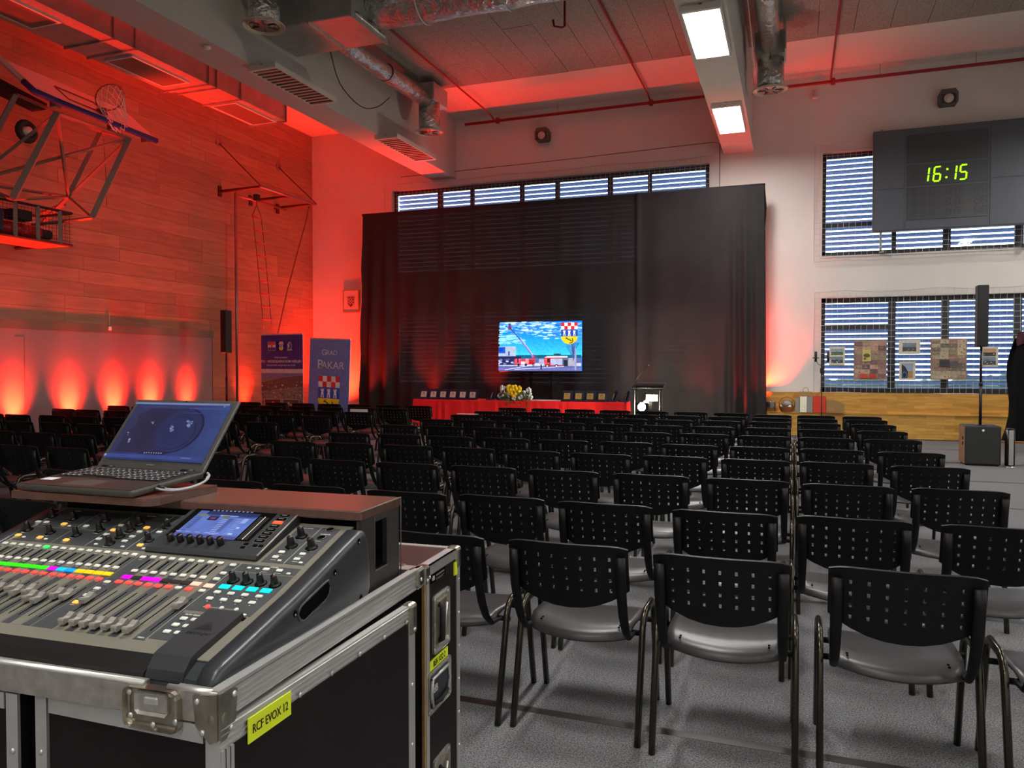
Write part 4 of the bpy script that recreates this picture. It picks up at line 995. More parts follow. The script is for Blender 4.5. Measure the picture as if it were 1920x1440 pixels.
# ================================================================= climbing frame with rope ladder
q = thing('climbing_rack', 'wall-mounted climbing rack with two diagonal stays and a pole', 'climbing frame', T(-11.5, 15.1, 5.3))
z = 5.40; X1 = -10.92
MB().tube([(X1,13.92,z),(X1,15.98,z)], .034, 8).build('front_rail', 'rack_metal', q, I4)
MB().tube([(-11.9,14.3,z-.03),(-11.9,16.15,z-.03)], .03, 8).build('rear_rail', 'rack_metal', q, I4)
for y in (13.98, 15.0, 15.92): MB().tube([(XL,y+.08,z),(X1,y,z)], .034, 8).build('arm', 'rack_brown', q, I4)
for y, zt in ((14.03, 6.48), (16.15, 6.45)):
    MB().tube([(XL,y,zt),(X1,y-.12,z+.02)], .014, 6).build('stay', 'rack_brown', q, I4)
    MB().lathe([(.0,0),(.09,0),(.09,.02),(.0,.02)], 18, T(XL,y,zt,ry=90)).build('wall_rose', 'rack_metal', q, I4)
for y in (14.04, 15.08, 16.1): MB().box(XL,XL+.03,y-.05,y+.05,z-.12,z+.12).build('wall_plate', 'rack_brown', q, I4)
MB().tube([(-11.86,14.26,0),(-11.86,14.26,z)], .030, 10).build('climbing_pole', 'rack_metal', q, I4)
# rope ladder
q = thing('rope_ladder', 'rope ladder with red rungs hanging from the climbing rack', 'ladder', T(-11.65, 14.65, 2.2))
lx = -11.60
def lad(s, v): # side rope
    y = 14.52 + .30*s + .02*math.sin(v*3); return (lx + .10*v, y + .22*v + (0 if s else 0), 4.93 - 2.6*v)
for s in (0, 1):
    MB().tube([lad(s, k/12) for k in range(13)], .010, 6).build('side_rope', 'rope', q, I4)
    MB().tube([(-11.6,14.66,5.36),(-11.6,14.66,5.18),lad(s,0)], .010, 6).build('yoke_rope', 'rope', q, I4)
for k in range(9):
    v = .012+k*.112; a, b = Vector(lad(0,v)), Vector(lad(1,v)); d = (b-a).normalized()*.03
    MB().tube([a-d, b+d], .016, 8).build('rung', 'rung_red', q, I4)
MB().rbox(-11.66,-11.54,14.60,14.72,5.28,5.42,.01,1).build('hook', 'hoop_dark', q, I4)
tag(MB().tube([(-11.05,15.9,5.36),(-11.1,15.86,5.0),(-11.25,15.7,4.2),(-11.42,15.5,3.2),(-11.55,15.35,2.3),(-11.6,15.3,1.8)], .016, 7).build('climbing_rope', 'rope'), 'brown climbing rope pulled aside toward the wall', 'rope')
tag(MB().rbox(0,.03,-.035,.035,-.035,.035,.006,1).tube([(.01,0,.03),(.006,0,.3)], .004, 5).build('wall_socket', 'plastic_white', None, T(XL+.036,11.0,2.19)), 'small white socket on the grey wall rail', 'socket')

# ================================================================= conference chairs
def make_chair_meshes():
    M_ = {}
    # backrest shell with 7 x 4 square holes
    hw, ztop = .238, .81
    us = [-hw]; ca = [(-.168+.056*i) for i in range(7)]
    for c_ in ca: us += [c_-.0048, c_+.0048]
    us += [hw]; us = sorted(us + [-.205, .205])
    zr = [.758, .715, .672, .629]
    def zbot(x): return .548 + .085*(abs(x)/hw)**2.2
    def yb(x, z): return -.012 - .030*(1-(x/hw)**2) + .068*((.81-z)/.27) - .02*((.81-z)/.27)**2*0
    zl = [ztop]
    for z0 in zr: zl += [z0+.0075, z0-.0075]
    zl += [.598, None]
    b = bmesh.new(); G = []
    for j, zz in enumerate(zl):
        row = []
        for x in us:
            zb = zbot(x); z_ = zb if zz is None else max(zz, zb+.001*(len(zl)-j))
            if zz == ztop: z_ = ztop - .012*(abs(x)/hw)**8
            row.append(b.verts.new((x, yb(x, z_), z_)))
        G.append(row)
    for j in range(len(zl)-1):
        for i in range(len(us)-1):
            xm = (us[i]+us[i+1])/2
            if j % 2 == 1 and j < 8 and any(abs(xm-c_) < .002 for c_ in ca): continue
            b.faces.new((G[j][i], G[j][i+1], G[j+1][i+1], G[j+1][i]))
    bmesh.ops.recalc_face_normals(b, faces=b.faces); bmesh.ops.solidify(b, geom=list(b.faces), thickness=.011)
    me = bpy.data.meshes.new('backrest'); b.to_mesh(me); b.free(); me.materials.append(MATS['black_plastic']); M_['backrest'] = me
    # seat shell
    b = bmesh.new(); G = []; nu, nv = 14, 10
    for j in range(nv+1):
        v = j/nv; row = []
        for i in range(nu+1):
            u = -1+2*i/nu
            yr = .165 - .055*(1-u*u); yf = .555 - .02*u*u*u*u
            y = yr + (yf-yr)*v; x = u*(.222 - .012*abs(2*v-1)**3)
            z = .425 + .012*u*u + (-.045*max(0, (.16-v)/.16)**1.3) - .03*max(0, (v-.82)/.18)**1.5 + .006*math.cos(v*math.pi)
            row.append(b.verts.new((x, y, z)))
        G.append(row)
    for j in range(nv):
        for i in range(nu): b.faces.new((G[j][i], G[j][i+1], G[j+1][i+1], G[j+1][i]))
    bmesh.ops.recalc_face_normals(b, faces=b.faces); bmesh.ops.solidify(b, geom=list(b.faces), thickness=.012)
    me = bpy.data.meshes.new('seat'); b.to_mesh(me); b.free(); me.materials.append(MATS['seat_plastic']); me.polygons.foreach_set('use_smooth', [True]*len(me.polygons)); M_['seat'] = me
    sl = MB()
    for s in (-1, 1):
        for k in range(5): sl.box(s*.165-.004, s*.165+.004, .175+k*.024, .183+k*.024, .4285, .4335)
    M_['slots'] = sl.mesh('seat_slots', 'slot_black')
    # back posts
    pts = [(0,-.030,.768),(0,-.024,.70),(0,-.008,.62),(0,.025,.53),(0,.068,.46),(0,.125,.412),(0,.23,.400)]
    M_['post'] = MB().tube(pts, [.019,.020,.020,.019,.017,.014,.012], 10, oval=.72, up=(1,0,0)).mesh('back_post', 'black_plastic')
    fr = [(0,.085,.0),(0,.178,.37),(0,.192,.425),(0,.215,.465),(0,.255,.485),(0,.395,.485),(0,.435,.465),(0,.456,.425),(0,.468,.37),(0,.550,.0)]
    M_['frame'] = MB().tube(fr, .0185, 10, oval=.72, up=(0,1,0)).mesh('side_frame', 'leg_metal')
    M_['foot'] = MB().rbox(-.011,.011,-.021,.021,0,.028,.004,1).mesh('foot_cap', 'rubber')
    M_['bar'] = MB().tube([(-.257,0,0),(.257,0,0)], .012, 8).mesh('support_bar', 'black_plastic')
    return M_
CM = make_chair_meshes(); NCH = 0
def chair(x, y, rz, label, group):
    f = T(x, y+.012, .006, rz=rz); q = thing('conference_chair', label, 'chair', f, group)
    def k(n, key, M=None):
        o = bpy.data.objects.new(n, CM[key]); return link(o, q, f @ M if M is not None else None)
    k('backrest', 'backrest'); s_ = k('seat', 'seat')
    o = bpy.data.objects.new('seat_slots', CM['slots']); link(o, s_, None); o['kind'] = 'stuff'
    for sx in (-1, 1):
        k('back_post', 'post', T(sx*.214, 0, 0)); a = k('side_frame', 'frame', T(sx*.2585, 0, 0))
    k('support_bar', 'bar', T(0, .235, .398)); k('support_bar', 'bar', T(0, .42, .398))
    return q
ROWY = [2.85, 3.75, 4.82, 5.87, 6.79, 7.88, 8.86, 9.80, 10.62, 11.45]
COLX = [-4.26, -3.69, -3.12, -2.55, -1.98, -1.41, -.835, -.26, .295, .875]
EX = {0: [-3.71, -3.13, -2.55, -1.98, -1.40, -.82, -.24, .36, .95], 1: [-4.45, -3.75, -3.18, -2.61, -1.98, -1.44, -.88, -.30, .26, .85]}
YO = {8: lambda x: .18*(-x/4.3)*0+.0 + (.0 if x > -2 else .06), 9: lambda x: .22*min(1, max(0, (-x)/4.3)) - .18*(1 if x > -.5 else 0)}
rj = random.Random(21)
for r, y in enumerate(ROWY):
    xs_ = EX.get(r, COLX)
    for c_, x in enumerate(reversed(xs_)):
        yy_ = y + (YO[r](x) if r in YO else 0) + rj.uniform(-.025, .025)
        xx = x + (rj.uniform(-.005, .005) if r > 1 else 0)
        if xx < -1.3626*yy_ - .8: continue
        chair(xx, yy_, rj.uniform(-1., 1.), 'black perforated conference chair, %s row from the stage, %s seat from right end' % (ORD[9-r], ORD[c_]), 'chairs right of the aisle')
LOFF = {2: .24, 3: -.145, 4: .0, 5: -.07, 6: -.15, 7: -.06, 8: .0, 9: .0}
LY = [0, 0, 4.78, 5.69, 6.75, 7.66, 8.88, 9.84, 10.82, 11.72]
for r in range(2, 10):
    for c_ in range(10):
        x = -5.95 - .595*c_ + LOFF[r] + rj.uniform(-.015, .015); y = LY[r] + .10*(c_/9) + rj.uniform(-.04, .04)
        if x < -1.3626*y - .8 or x < -11.25: continue
        chair(x, y, rj.uniform(-2, 2), 'black perforated chair left of the aisle, %s row from stage, %s seat in' % (ORD[9-r], ORD[c_]), 'chairs left of the aisle')
tag(MB().box(-.16,.16,-.004,.0,-.02,.03).build('paper_sheet', 'paper', None, T(-6.56, 10.77, .765)), 'white paper strip on a chair back left of the aisle', 'paper')
tag(MB().box(-.15,.15,-.03,.03,0,.003).build('paper_sheet', 'paper', None, T(-4.25, 9.82, .822)), 'white paper lying across a chair back right of the aisle', 'paper')
# ================================================================= mixing position
GX, GY, GA = -.882, 1.006, 3.0
G = T(GX, GY, 0, rz=GA)
def gthing(name, label, cat, x, y, z, group=None): return thing(name, label, cat, G @ T(x, y, z), group)
def ribbed(w0, z0, z1, n=5, d=.0030):
    """profile (x, z) of an aluminium case rail: flat inside, ribbed outside at x = 0"""
    p = [(w0, z0), (-d, z0)]; h = (z1-z0)/n
    for i in range(n): p += [(-d, z0+h*(i+.38)), (0, z0+h*(i+.44)), (0, z0+h*(i+.60)), (-d, z0+h*(i+.66))]
    return p + [(-d, z1), (w0, z1)]
rivet_me = MB().lathe([(.0058,0),(.005,.0018),(.0025,.003),(0,.0033)], 10).mesh('rivet', 'alu')
def rivet_x(q, F, x, y, z): inst('rivet', rivet_me, q, F @ T(x, y, z, ry=90))
def rivet_y(q, F, x, y, z): inst('rivet', rivet_me, q, F @ T(x, y, z, rx=90))

# ---- tray that carries the mixer
q = gthing('mixer_case_tray', 'ribbed aluminium flight case tray holding the mixing desk', 'flight case', -.5, .4, .908)
MB().prism(ribbed(-.026, .909, .960), .0, .825, 'y').build('side_rail', 'alu', q, G)
MB().box(-.010, .004, 0, .825, .960, .966).build('rail_lip', 'alu', q, G)
MB().box(-1.03, -.158, .0, .026, .909, .958).box(-.094, 0, .0, .026, .909, .958).box(-.158, -.094, .012, .026, .909, .945).build('front_rail', 'alu_dark', q, G)
MB().tube([(-1.03, .004, .960), (-.150, .004, .960)], .0055, 8).tube([(-.10, .004, .960), (0, .004, .960)], .0055, 8).build('rail_lip', 'alu', q, G)
MB().prism(ribbed(-.026, .909, .960), -1.03, 0, 'x', Matrix(((1,0,0,0),(0,-1,0,.825-.0),(0,0,1,0),(0,0,0,1))) ).build('rear_rail', 'alu', q, G) if 0 else MB().box(-1.03, 0, .799, .825, .909, .960).build('rear_rail', 'alu', q, G)
MB().box(-1.03, -1.004, 0, .825, .909, .960).build('side_rail', 'alu', q, G)
MB().box(-1.03, -.004, .01, .82, .908, .917).build('tray_board', 'case_inside', q, G)
# recessed catch plate on the front
c = MB().rbox(-.182, -.070, -.004, .0, .888, .958, .012, 2).build('catch_plate', 'steel', q, G)
MB().rbox(-.160, -.092, -.0055, -.003, .912, .952, .006, 1).build('catch_dish', 'alu_dark', c, G)
MB().rbox(-.142, -.112, -.009, -.004, .928, .944, .003, 1).build('catch_hook', 'alu', c, G)
for x, z in ((-.174, .945), (-.172, .905), (-.126, .895), (-.080, .905), (-.078, .945)): rivet_y(q, G, x, -.004, z)
# steel corner
c = MB().prism([(-.045,.955),(.003,.962),(.003,.885),(-.012,.878),(-.04,.905)], -.005, .0, 'y').prism([(-.003,.962),(.045,.955),(.040,.905),(.012,.878),(-.003,.885)], .0, .006, 'x').build('corner_plate', 'steel', q, G)
MB().ball((-.009,.010,.918), .017, 14, (1,1,1.3)).build('corner_ball', 'steel', q, G)
for x, z in ((-.036,.946), (-.026,.895)): rivet_y(q, G, x, -.005, z)
rivet_x(q, G, .006, .036, .948); rivet_x(q, G, .006, .026, .895)
MB().rbox(-.02, .007, .79, .832, .912, .966, .008, 2).build('corner_plate', 'steel', q, G); rivet_x(q, G, .0075, .806, .935)

# ---- black cases under the tray
def under_case(x0, x1, label, rz, dep, full):
    F = G @ T(0, 0, 0, rz=rz); q = thing('equipment_case', label, 'flight case', F @ T((x0+x1)/2, dep/2, 0), 'black cases under the mixer')
    zt = .905; e = .032
    MB().box(x0+.004, x1-.004, .004, dep-.004, .05, zt-.004).build('case_body', 'case_laminate', q, F)
    for e_ in ((x0, x0+e*.85, .05, zt), (x1-e*.85, x1, .05, zt), (x0+e, x1-e, .05, .08), (x0+e, x1-e, zt-.03, zt)): MB().box(e_[0], e_[1], -.002, .004, e_[2], e_[3]).build('front_edge', 'alu', q, F)
    if full:
        MB().prism(ribbed(-.02, zt-.040, zt, 4), .0, dep, 'y', T(x1+.002,0,0)).build('side_rail', 'alu', q, F)
        for k in range(3): MB().box(x1-.004, x1+.003, .002+k*.011, .010+k*.011, .05, zt-.04).build('corner_extrusion', 'alu', q, F)
        MB().box(x1-.004, x1+.0025, dep-.034, dep, .05, zt-.04).build('corner_extrusion', 'alu', q, F)
        MB().box(x1-.006, x1+.001, .033, dep-.03, .052, zt-.04).build('side_panel', 'case_laminate', q, F)
        MB().rbox(x1-.02, x1+.009, dep-.032, dep+.006, zt-.075, zt+.006, .010, 2).build('corner_plate', 'steel', q, F)
        rivet_x(q, F, x1+.009, dep-.015, zt-.06)
        for k in range(5): rivet_x(q, F, x1+.0015, .22+k*.11, zt-.034)
        for k in range(5): rivet_x(q, F, x1+.0025, dep-.017, zt-.20-k*.15)
        lb = MB().box(x1+.0022, x1+.0044, .066, .188, .848, .892).build('name_label', 'label_yellow', q, F)
        text('lettering', 'RCF EVOX 12', .0225, 'label_ink', lb, F @ T(x1+.0052, .127, .869, rz=90) @ T(rx=90), sx=.76)
    MB().box(x0+.002, x1-.002, .002, dep-.002, .0, .05).build('plinth', 'case_inside', q, F)
    for x in (x0+.013, x1-.013): rivet_y(q, F, x, -.002, .80); rivet_y(q, F, x, -.002, .62)
under_case(-.404, .004, 'black flight case labelled RCF EVOX 12 below the mixer', -2.3, .705, True)
under_case(-.86, -.431, 'black flight case with aluminium edges left of the labelled one', -.5, .705, False)

# ---- lid of the mixer case standing behind
q = gthing('upright_flight_case', 'flight case lid labelled BEH X32 2 standing upright behind', 'flight case', -.45, .97, 0)
y0, y1, zt, xr = .838, 1.098, .955, .0
MB().box(-.95, xr-.006, y0+.006, y1-.002, .0, zt-.006).build('lid_body', 'case_inside', q, G)
MB().box(-.95, xr-.02, y0+.02, y1-.004, zt-.007, zt-.002).build('top_panel', 'case_top_redlit', q, G)
MB().box(xr-.007, xr+.001, y0+.028, y1-.02, .02, zt-.03).build('side_panel', 'case_laminate', q, G)
MB().box(xr-.006, xr+.002, y0, y0+.010, .0, zt-.004).build('plywood_edge', 'plywood_edge', q, G)
MB().box(xr-.006, xr+.004, y0+.010, y0+.030, .0, zt).build('edge_extrusion', 'alu', q, G)
MB().box(xr-.006, xr+.004, y1-.024, y1, .0, zt).build('edge_extrusion', 'alu', q, G)
MB().prism([(y0,.928),(y1,.928),(y1,zt),(y0,zt)], xr-.004, xr+.004, 'x').box(xr-.028, xr+.004, y0, y1, zt-.003, zt).build('top_extrusion', 'alu', q, G)
MB().box(-.95, xr, y1-.022, y1, zt-.003, zt).box(-.95, xr, y0, y0+.022, zt-.003, zt).build('top_extrusion', 'alu', q, G)
MB().rbox(xr-.03, xr+.009, y1-.03, y1+.006, zt-.06, zt+.006, .010, 2).build('corner_plate', 'steel', q, G)
MB().rbox(xr-.03, xr+.006, y0-.002, y0+.035, zt-.05, zt+.004, .006, 1).build('corner_plate', 'steel', q, G)
MB().rbox(-.16, -.06, y0-.004, y0+.03, zt-.02, zt+.004, .006, 1).build('butterfly_catch', 'steel', q, G)
rivet_x(q, G, xr+.0065, y0+.012, zt-.035); rivet_x(q, G, xr+.0065, y0+.026, zt-.03)
for k in range(8): rivet_x(q, G, xr+.0045, y1-.012, .86-k*.10)
MB().box(xr+.001, xr+.0055, y1-.045, y1-.024, .88, .918).build('tape', 'label_yellow', q, G)
def spring_handle(zc):
    h = MB().rbox(xr-.002, xr+.0045, .892, 1.010, zc-.082, zc+.082, .010, 2).build('handle_dish', 'alu_dark', q, G)
    MB().rbox(xr+.0045, xr+.006, .912, .992, zc-.062, zc+.062, .006, 1).build('handle_recess', 'steel', h, G)
    MB().tube([(xr+.006,.93,zc-.05),(xr+.018,.925,zc-.045),(xr+.020,.925,zc+.045),(xr+.006,.93,zc+.05)], .0085, 8).build('handle_grip', 'rubber', h, G)
    MB().tube([(xr+.007,.965,zc-.045),(xr+.012,.975,zc+.045)], .004, 6).build('spring', 'alu', h, G)
    for yy_ in (.90, 1.0):
        for dz in (-.07, 0, .07): rivet_x(q, G, xr+.0045, yy_, zc+dz)
spring_handle(.782); spring_handle(.322)
lb = MB().box(xr+.0012, xr+.0052, .868, .998, .664, .690).build('name_label', 'label_yellow', q, G)
text('lettering', 'BEH X32 2', .0235, 'label_ink', lb, G @ T(xr+.0060, .933, .677, rz=90) @ T(rx=90), sx=.82)
h = MB().rbox(xr-.002, xr+.0045, .854, 1.018, .545, .662, .010, 2).build('catch_dish', 'alu_dark', q, G)
MB().rbox(xr+.0045, xr+.0055, .872, .995, .558, .648, .006, 1).build('catch_recess', 'frame_dark', h, G)
MB().tube([(xr+.009,.88,.565),(xr+.010,.868,.60),(xr+.010,.875,.642),(xr+.010,.99,.642),(xr+.010,1.0,.60),(xr+.009,.985,.565)], .005, 6).build('catch_ring', 'alu', h, G)
MB().tube([(xr+.008,.89,.572),(xr+.012,.93,.566),(xr+.008,.985,.572)], .007, 8).build('catch_grip', 'rubber', h, G)
text('logo', 'dB', .030, 'white_print', h, G @ T(xr+.0062, .905, .605, rz=90) @ T(rx=90))
pl = MB().box(xr+.0012, xr+.0035, .880, .985, .902, .926).build('maker_plate', 'slot_black', q, G)
text('logo', 'dB', .018, 'white_print', pl, G @ T(xr+.0042, .895, .914, rz=90) @ T(rx=90))
MB().box(xr+.004, xr+.0044, .915, .975, .915, .920).box(xr+.004, xr+.0044, .915, .975, .908, .9095).box(xr+.004, xr+.0044, .915, .965, .9045, .906).build('small_print', 'grey_print', pl, G)

# ---- doghouse with shelf
q = gthing('cable_housing', 'dark wooden cable housing behind the mixer with a slotted side', 'case', -.5, .67, .918)
MB().box(-.955, -.19, .60, .768, .918, 1.130).build('core', 'case_inside', q, G)
MB().box(-.96, -.042, .745, .770, .918, 1.134).build('back_board', 'doghouse', q, G)
sd = MB()
for a, b, c_, d in ((.566,.636,.918,1.134), (.700,.770,.918,1.134), (.636,.700,.918,.998), (.636,.700,1.118,1.134)): sd.box(-.052, -.040, a, b, c_, d)
sd.build('side_board', 'doghouse', q, G)
MB().box(-.18, -.17, .58, .744, .93, 1.13).box(-.17, -.056, .58, .744, .93, .94).build('slot_back', 'slot_black', q, G)
MB().tube([(-.0395,.634,.998),(-.0395,.702,.998)], .0016, 5).tube([(-.0395,.634,.998),(-.0395,.634,1.134)], .0012, 5).build('slot_edge', 'horn_grey', q, G)
MB().rbox(-.962, -.036, .560, .773, 1.134, 1.157, .003, 1).build('top_board', 'doghouse_top_redlit', q, G)
MB().tube([(-.036,.560,1.156),(-.036,.773,1.156)], .0018, 6).tube([(-.036,.773,1.156),(-.036,.773,.93)], .0016, 6).build('worn_edge', 'horn_grey', q, G)
MB().prism([(-.99,.462),(-.575,.462),(-.556,.470),(-.546,.490),(-.546,.70),(-.99,.70)], 1.1575, 1.176, 'z').build('laptop_shelf', 'doghouse_top_redlit', q, G)

# ---- laptop
LF = G @ T(-.598, .452, 1.1775, rz=-2.0) @ T(rx=3.4)
q = thing('laptop', 'open dark laptop with a bluish desktop on screen', 'laptop', LF)
wL, dL = .380, .252
MB().rbox(-wL, 0, 0, dL, .0, .018, .006, 2).build('base', 'laptop_grey', q)
MB().box(-wL+.004, -.004, .004, dL-.004, .0181, .0186).build('palm_rest', 'laptop_palm', q)
MB().box(-wL+.018, -.018, .105, dL-.022, .0186, .0190).build('keyboard_bed', 'laptop_key', q)
key_me = MB().rbox(-.0078,.0078,-.0072,.0072,0,.0028,.0012,1).mesh('key', 'laptop_key')
leg_me = MB().box(-.003,.002,-.001,.003,.00285,.0030).mesh('key_legend', 'white_print')
for r in range(6):
    for c_ in range(18):
        if r == 0 and 4 <= c_ <= 9: continue
        x = -wL+.028+c_*.0190+.003*(r % 2); y = .116+r*.0186
        if x > -.024: continue
        k_ = inst('key', key_me, q, LF @ T(x, y, .0190)); 
        inst('key_legend', leg_me, k_, LF @ T(x, y, .0190))
MB().rbox(-.235,-.135,.116,.131,.019,.0218,.0012,1).build('space_bar', 'laptop_key', q)
MB().rbox(-.255,-.15,.02,.085,.0186,.0189,.0001,1).build('touchpad', 'laptop_grey', q)
MB().box(-wL+.018,-wL+.060,.055,.083,.0187,.0191).build('sticker', 'lcd_blue' if 0 else 'banner_white', q)
SF = LF @ T(0, dL-.006, .014, rx=-45.0+2.0)
MB().rbox(-wL, 0, 0, .009, 0, .247, .004, 2).build('lid', 'laptop_grey', q, SF)
MB().box(-wL+.014, -.014, -.0008, .0, .024, .236).build('bezel', 'laptop_grey', q, SF)
for x in (-wL+.05, -.05): MB().cyl((x-.02,-.002,.002),(x+.02,-.002,.002), .0065, 10).build('hinge', 'laptop_key', q, SF)
p = Pic(.346, .196, (66,74,134)); rn = random.Random(9)
for i in range(10): p.rect(.5+.05*i, 0, 1, 1, (64+i, 74+2*i, 138+2*i))
p.poly([(.0,.12),(.0,.96),(.62,.96),(.62,.12)], (66,68,116)); p.poly([(.06,.12),(.06,.45),(.12,.62),(.08,.8),(.2,.92),(.62,.92),(.62,.12)], (60,54,92))
p.ell(.60,.53,.235,.40,(46,46,84),30); p.ell(.59,.53,.222,.385,(60,62,112),30); p.ell(.58,.48,.195,.30,(52,52,92),30); p.ell(.575,.48,.185,.285,(58,62,114),30)
for u, v, s in ((.52,.55,.022),(.535,.53,.016),(.51,.58,.012),(.66,.70,.018),(.68,.62,.022),(.70,.66,.012),(.30,.64,.010),(.17,.30,.016),(.12,.42,.01)):
    for i in range(4): p.ell(u+rn.uniform(-.012,.012), v+rn.uniform(-.03,.03), s*.7, s*1.1, rn.choice([(150,165,225),(110,125,195),(190,200,240),(86,96,166)]), 8)
p.rect(0,.965,1,1,(150,165,220)); p.rect(0,0,1,.06,(78,96,176)); p.rect(.34,.075,.62,.115,(44,46,90))
for i in range(8): p.rect(.40+.025*i,.085,.412+.025*i,.103,(190,196,230))
p.rect(.012,.012,.03,.045,(200,220,255)); p.rect(.8,.02,.9,.035,(140,150,210)); p.rect(.955,.93,.975,.945,(180,190,230)); p.poly([(.62,.88),(.98,.88),(.98,.90),(.62,.90)],(84,96,170)); p.poly([(.55,.80),(.98,.80),(.98,.815),(.55,.815)],(70,80,152))
p.build('display', 'screen_laptop', q, SF @ T(-wL+.017, -.0012, .031))
MB().tube([(-wL/2+.03*i-.09,-.0012,.0135) for i in range(7)], .0001, 4).build('hinge_line', 'laptop_key', q, SF) if 0 else None
MB().box(-wL/2-.014, -wL/2+.014, -.0012, -.0004, .0155, .0185).build('logo', 'grey_print', q, SF)
MB().cyl((-wL/2,-.0012,.241),(-wL/2,.0,.241), .0022, 8).build('webcam', 'slot_black', q, SF)
cb = [(.0,.085,.010),(.020,.088,.006),(.036,.115,.0),(.042,.165,-.002),(.036,.215,.002),(.018,.250,.008),(.002,.262,.012)]
tag(MB().tube([LF @ v for v in smooth(cb)], .0032, 8).tube([LF @ (v+Vector((.003,-.009,-.001))) for v in smooth(cb[:6])], .003, 8).build('laptop_cable', 'cable_grey'), 'pair of grey cables plugged into the laptop side', 'cable')
tag(MB().tube([tuple(LF @ Vector(v)) for v in ((.001,.085,.0105),(.020,.088,.006))], .0062, 8).build('cable_plug', 'label_ink'), 'dark cable plug in the side of the laptop', 'plug')

# ---- digital mixing desk
def zs(y): return .983+(y-.064)*.229 if y < .29 else 1.0348+(y-.29)*.294
def slope(y): return math.degrees(math.atan(.229 if y < .29 else .294))
q = gthing('mixing_desk', 'digital mixing desk with faders, lit buttons and a small screen', 'mixing desk', -.49, .3, .918)
XA, XB = -.930, -.062
MB().prism([(.044,.920),(.032,.930),(.029,.946),(.034,.962),(.050,.972),(.066,.980),(.29,1.0318),(.572,1.1145),(.590,1.05),(.592,.96),(.57,.920)], XA, XB, 'x').build('chassis', 'desk_body', q, G)
MB().prism([(.030,.930),(.026,.946),(.030,.963),(.044,.974),(.066,.983),(.066,.976),(.05,.968),(.037,.958),(.034,.946),(.038,.930)], XA, -.176, 'x').build('front_bumper', 'desk_bumper', q, G)
def onpanel(x0, x1, y0, y1, th, off=.0):
    """thin plate lying on the sloping top"""
    m = MB(); ys = [y0] + ([.29] if y0 < .29 < y1 else []) + [y1]
    for a, b in zip(ys, ys[1:]):
        za, zb_ = zs(a+1e-6)+off, zs(b-1e-6)+off
        m.add([(x0,a,za),(x1,a,za),(x1,b,zb_),(x0,b,zb_),(x0,a,za+th),(x1,a,za+th),(x1,b,zb_+th),(x0,b,zb_+th)], [(3,2,1,0),(4,5,6,7),(0,1,5,4),(1,2,6,5),(2,3,7,6),(3,0,4,7)])
    return m
onpanel(XA, XB, .066, .572, .0022, -.0022).build('top_panel', 'desk_panel', q, G)
CH = [-.913+.02607*i for i in range(16)]; CR = [-.466+.02586*i for i in range(8)]; XM = -.250
for i, x in enumerate(CH):
    onpanel(x-.0105, x+.0105, .098, .268, .0005).build('channel_strip', 'desk_strip' if i % 2 else 'desk_panel', q, G)
    if i % 2: onpanel(x-.0105, x+.0105, .268, .372, .0004).build('channel_strip', 'desk_strip', q, G)
for i, x in enumerate(CR):
    onpanel(x-.0105, x+.0105, .098, .268, .0005).build('channel_strip', 'desk_strip' if i % 2 == 0 else 'desk_panel', q, G)
    if i % 2 == 0: onpanel(x-.0105, x+.0105, .268, .372, .0004).build('channel_strip', 'desk_strip', q, G)
onpanel(XM-.014, XM+.014, .098, .385, .0005).build('channel_strip', 'desk_strip', q, G)
onpanel(-.508, -.478, .098, .385, .0005).build('channel_strip', 'desk_strip', q, G)
for x0, x1, a, b in ((-.936+.012,-.795,.400,.560),(-.792,-.690,.400,.560),(-.687,-.568,.400,.560),(-.565,-.512,.400,.560),(-.196,-.140,.398,.556),(-.137,-.088,.398,.556),(-.234,-.086,.358,.384),(-.234,-.086,.206,.354),(-.234,-.172,.106,.196)):
    onpanel(x0, x1, a, b, .0006).build('control_section', 'desk_strip', q, G)
# right cheek
def cheek(x0, x1):
    prof = [(.040,.926),(.030,.938),(.030,.962),(.045,.980),(.064,.9865),(.29,1.040),(.545,1.116),(.565,1.112),(.578,1.090),(.590,1.03),(.592,.975),(.575,.940),(.555,.926)]
    b = bmesh.new(); mb = MB().prism(prof, x0, x1, 'x')
    vv = [b.verts.new(v) for v in mb.v]
    for f in mb.f: b.faces.new([vv[i] for i in f])
    bmesh.ops.recalc_face_normals(b, faces=b.faces)
    ed = [e for e in b.edges if abs(e.verts[0].co.x-e.verts[1].co.x) < 1e-6 and max(e.verts[0].co.x, e.verts[1].co.x) > (x0+x1)/2]
    bmesh.ops.bevel(b, geom=ed, offset=.014, segments=4, profile=.5, affect='EDGES')
    me = bpy.data.meshes.new('side_cheek'); b.to_mesh(me); b.free(); me.materials.append(MATS['desk_body']); me.polygons.foreach_set('use_smooth', [True]*len(me.polygons))
    return inst('side_cheek', me, q, G)
ck = cheek(-.0655, -.026)
cheek(-.964, -.9302)
cpx = -.0262
def yz(y, dz): return (y, .966 + .235*(y-.10) + dz)
hp = [(.275,1.004),(.285,.990),(.30,.984),(.385,1.004),(.397,1.014),(.400,1.030),(.393,1.041),(.378,1.040),(.288,1.018)]
MB().prism(hp, cpx-.004, cpx+.0006, 'x').build('grip_slot', 'slot_black', ck, G)
MB().tube([(cpx+.0006, a, b) for a, b in hp], .0028, 6, closed=True).build('grip_edge', 'desk_body', ck, G)
for y, z in ((.267,1.009), (.421,1.051), (.538,.962), (.529,1.095), (.10,.951)):
    MB().lathe([(.0062,0),(.0072,.0012),(.0058,.0016)], 12, T(cpx-.0006,y,z,ry=90)).build('screw_hole', 'slot_black', ck, G)
    MB().ball((cpx,y+.001,z-.003), .0028, 6).build('screw', 'alu_dark', ck, G)
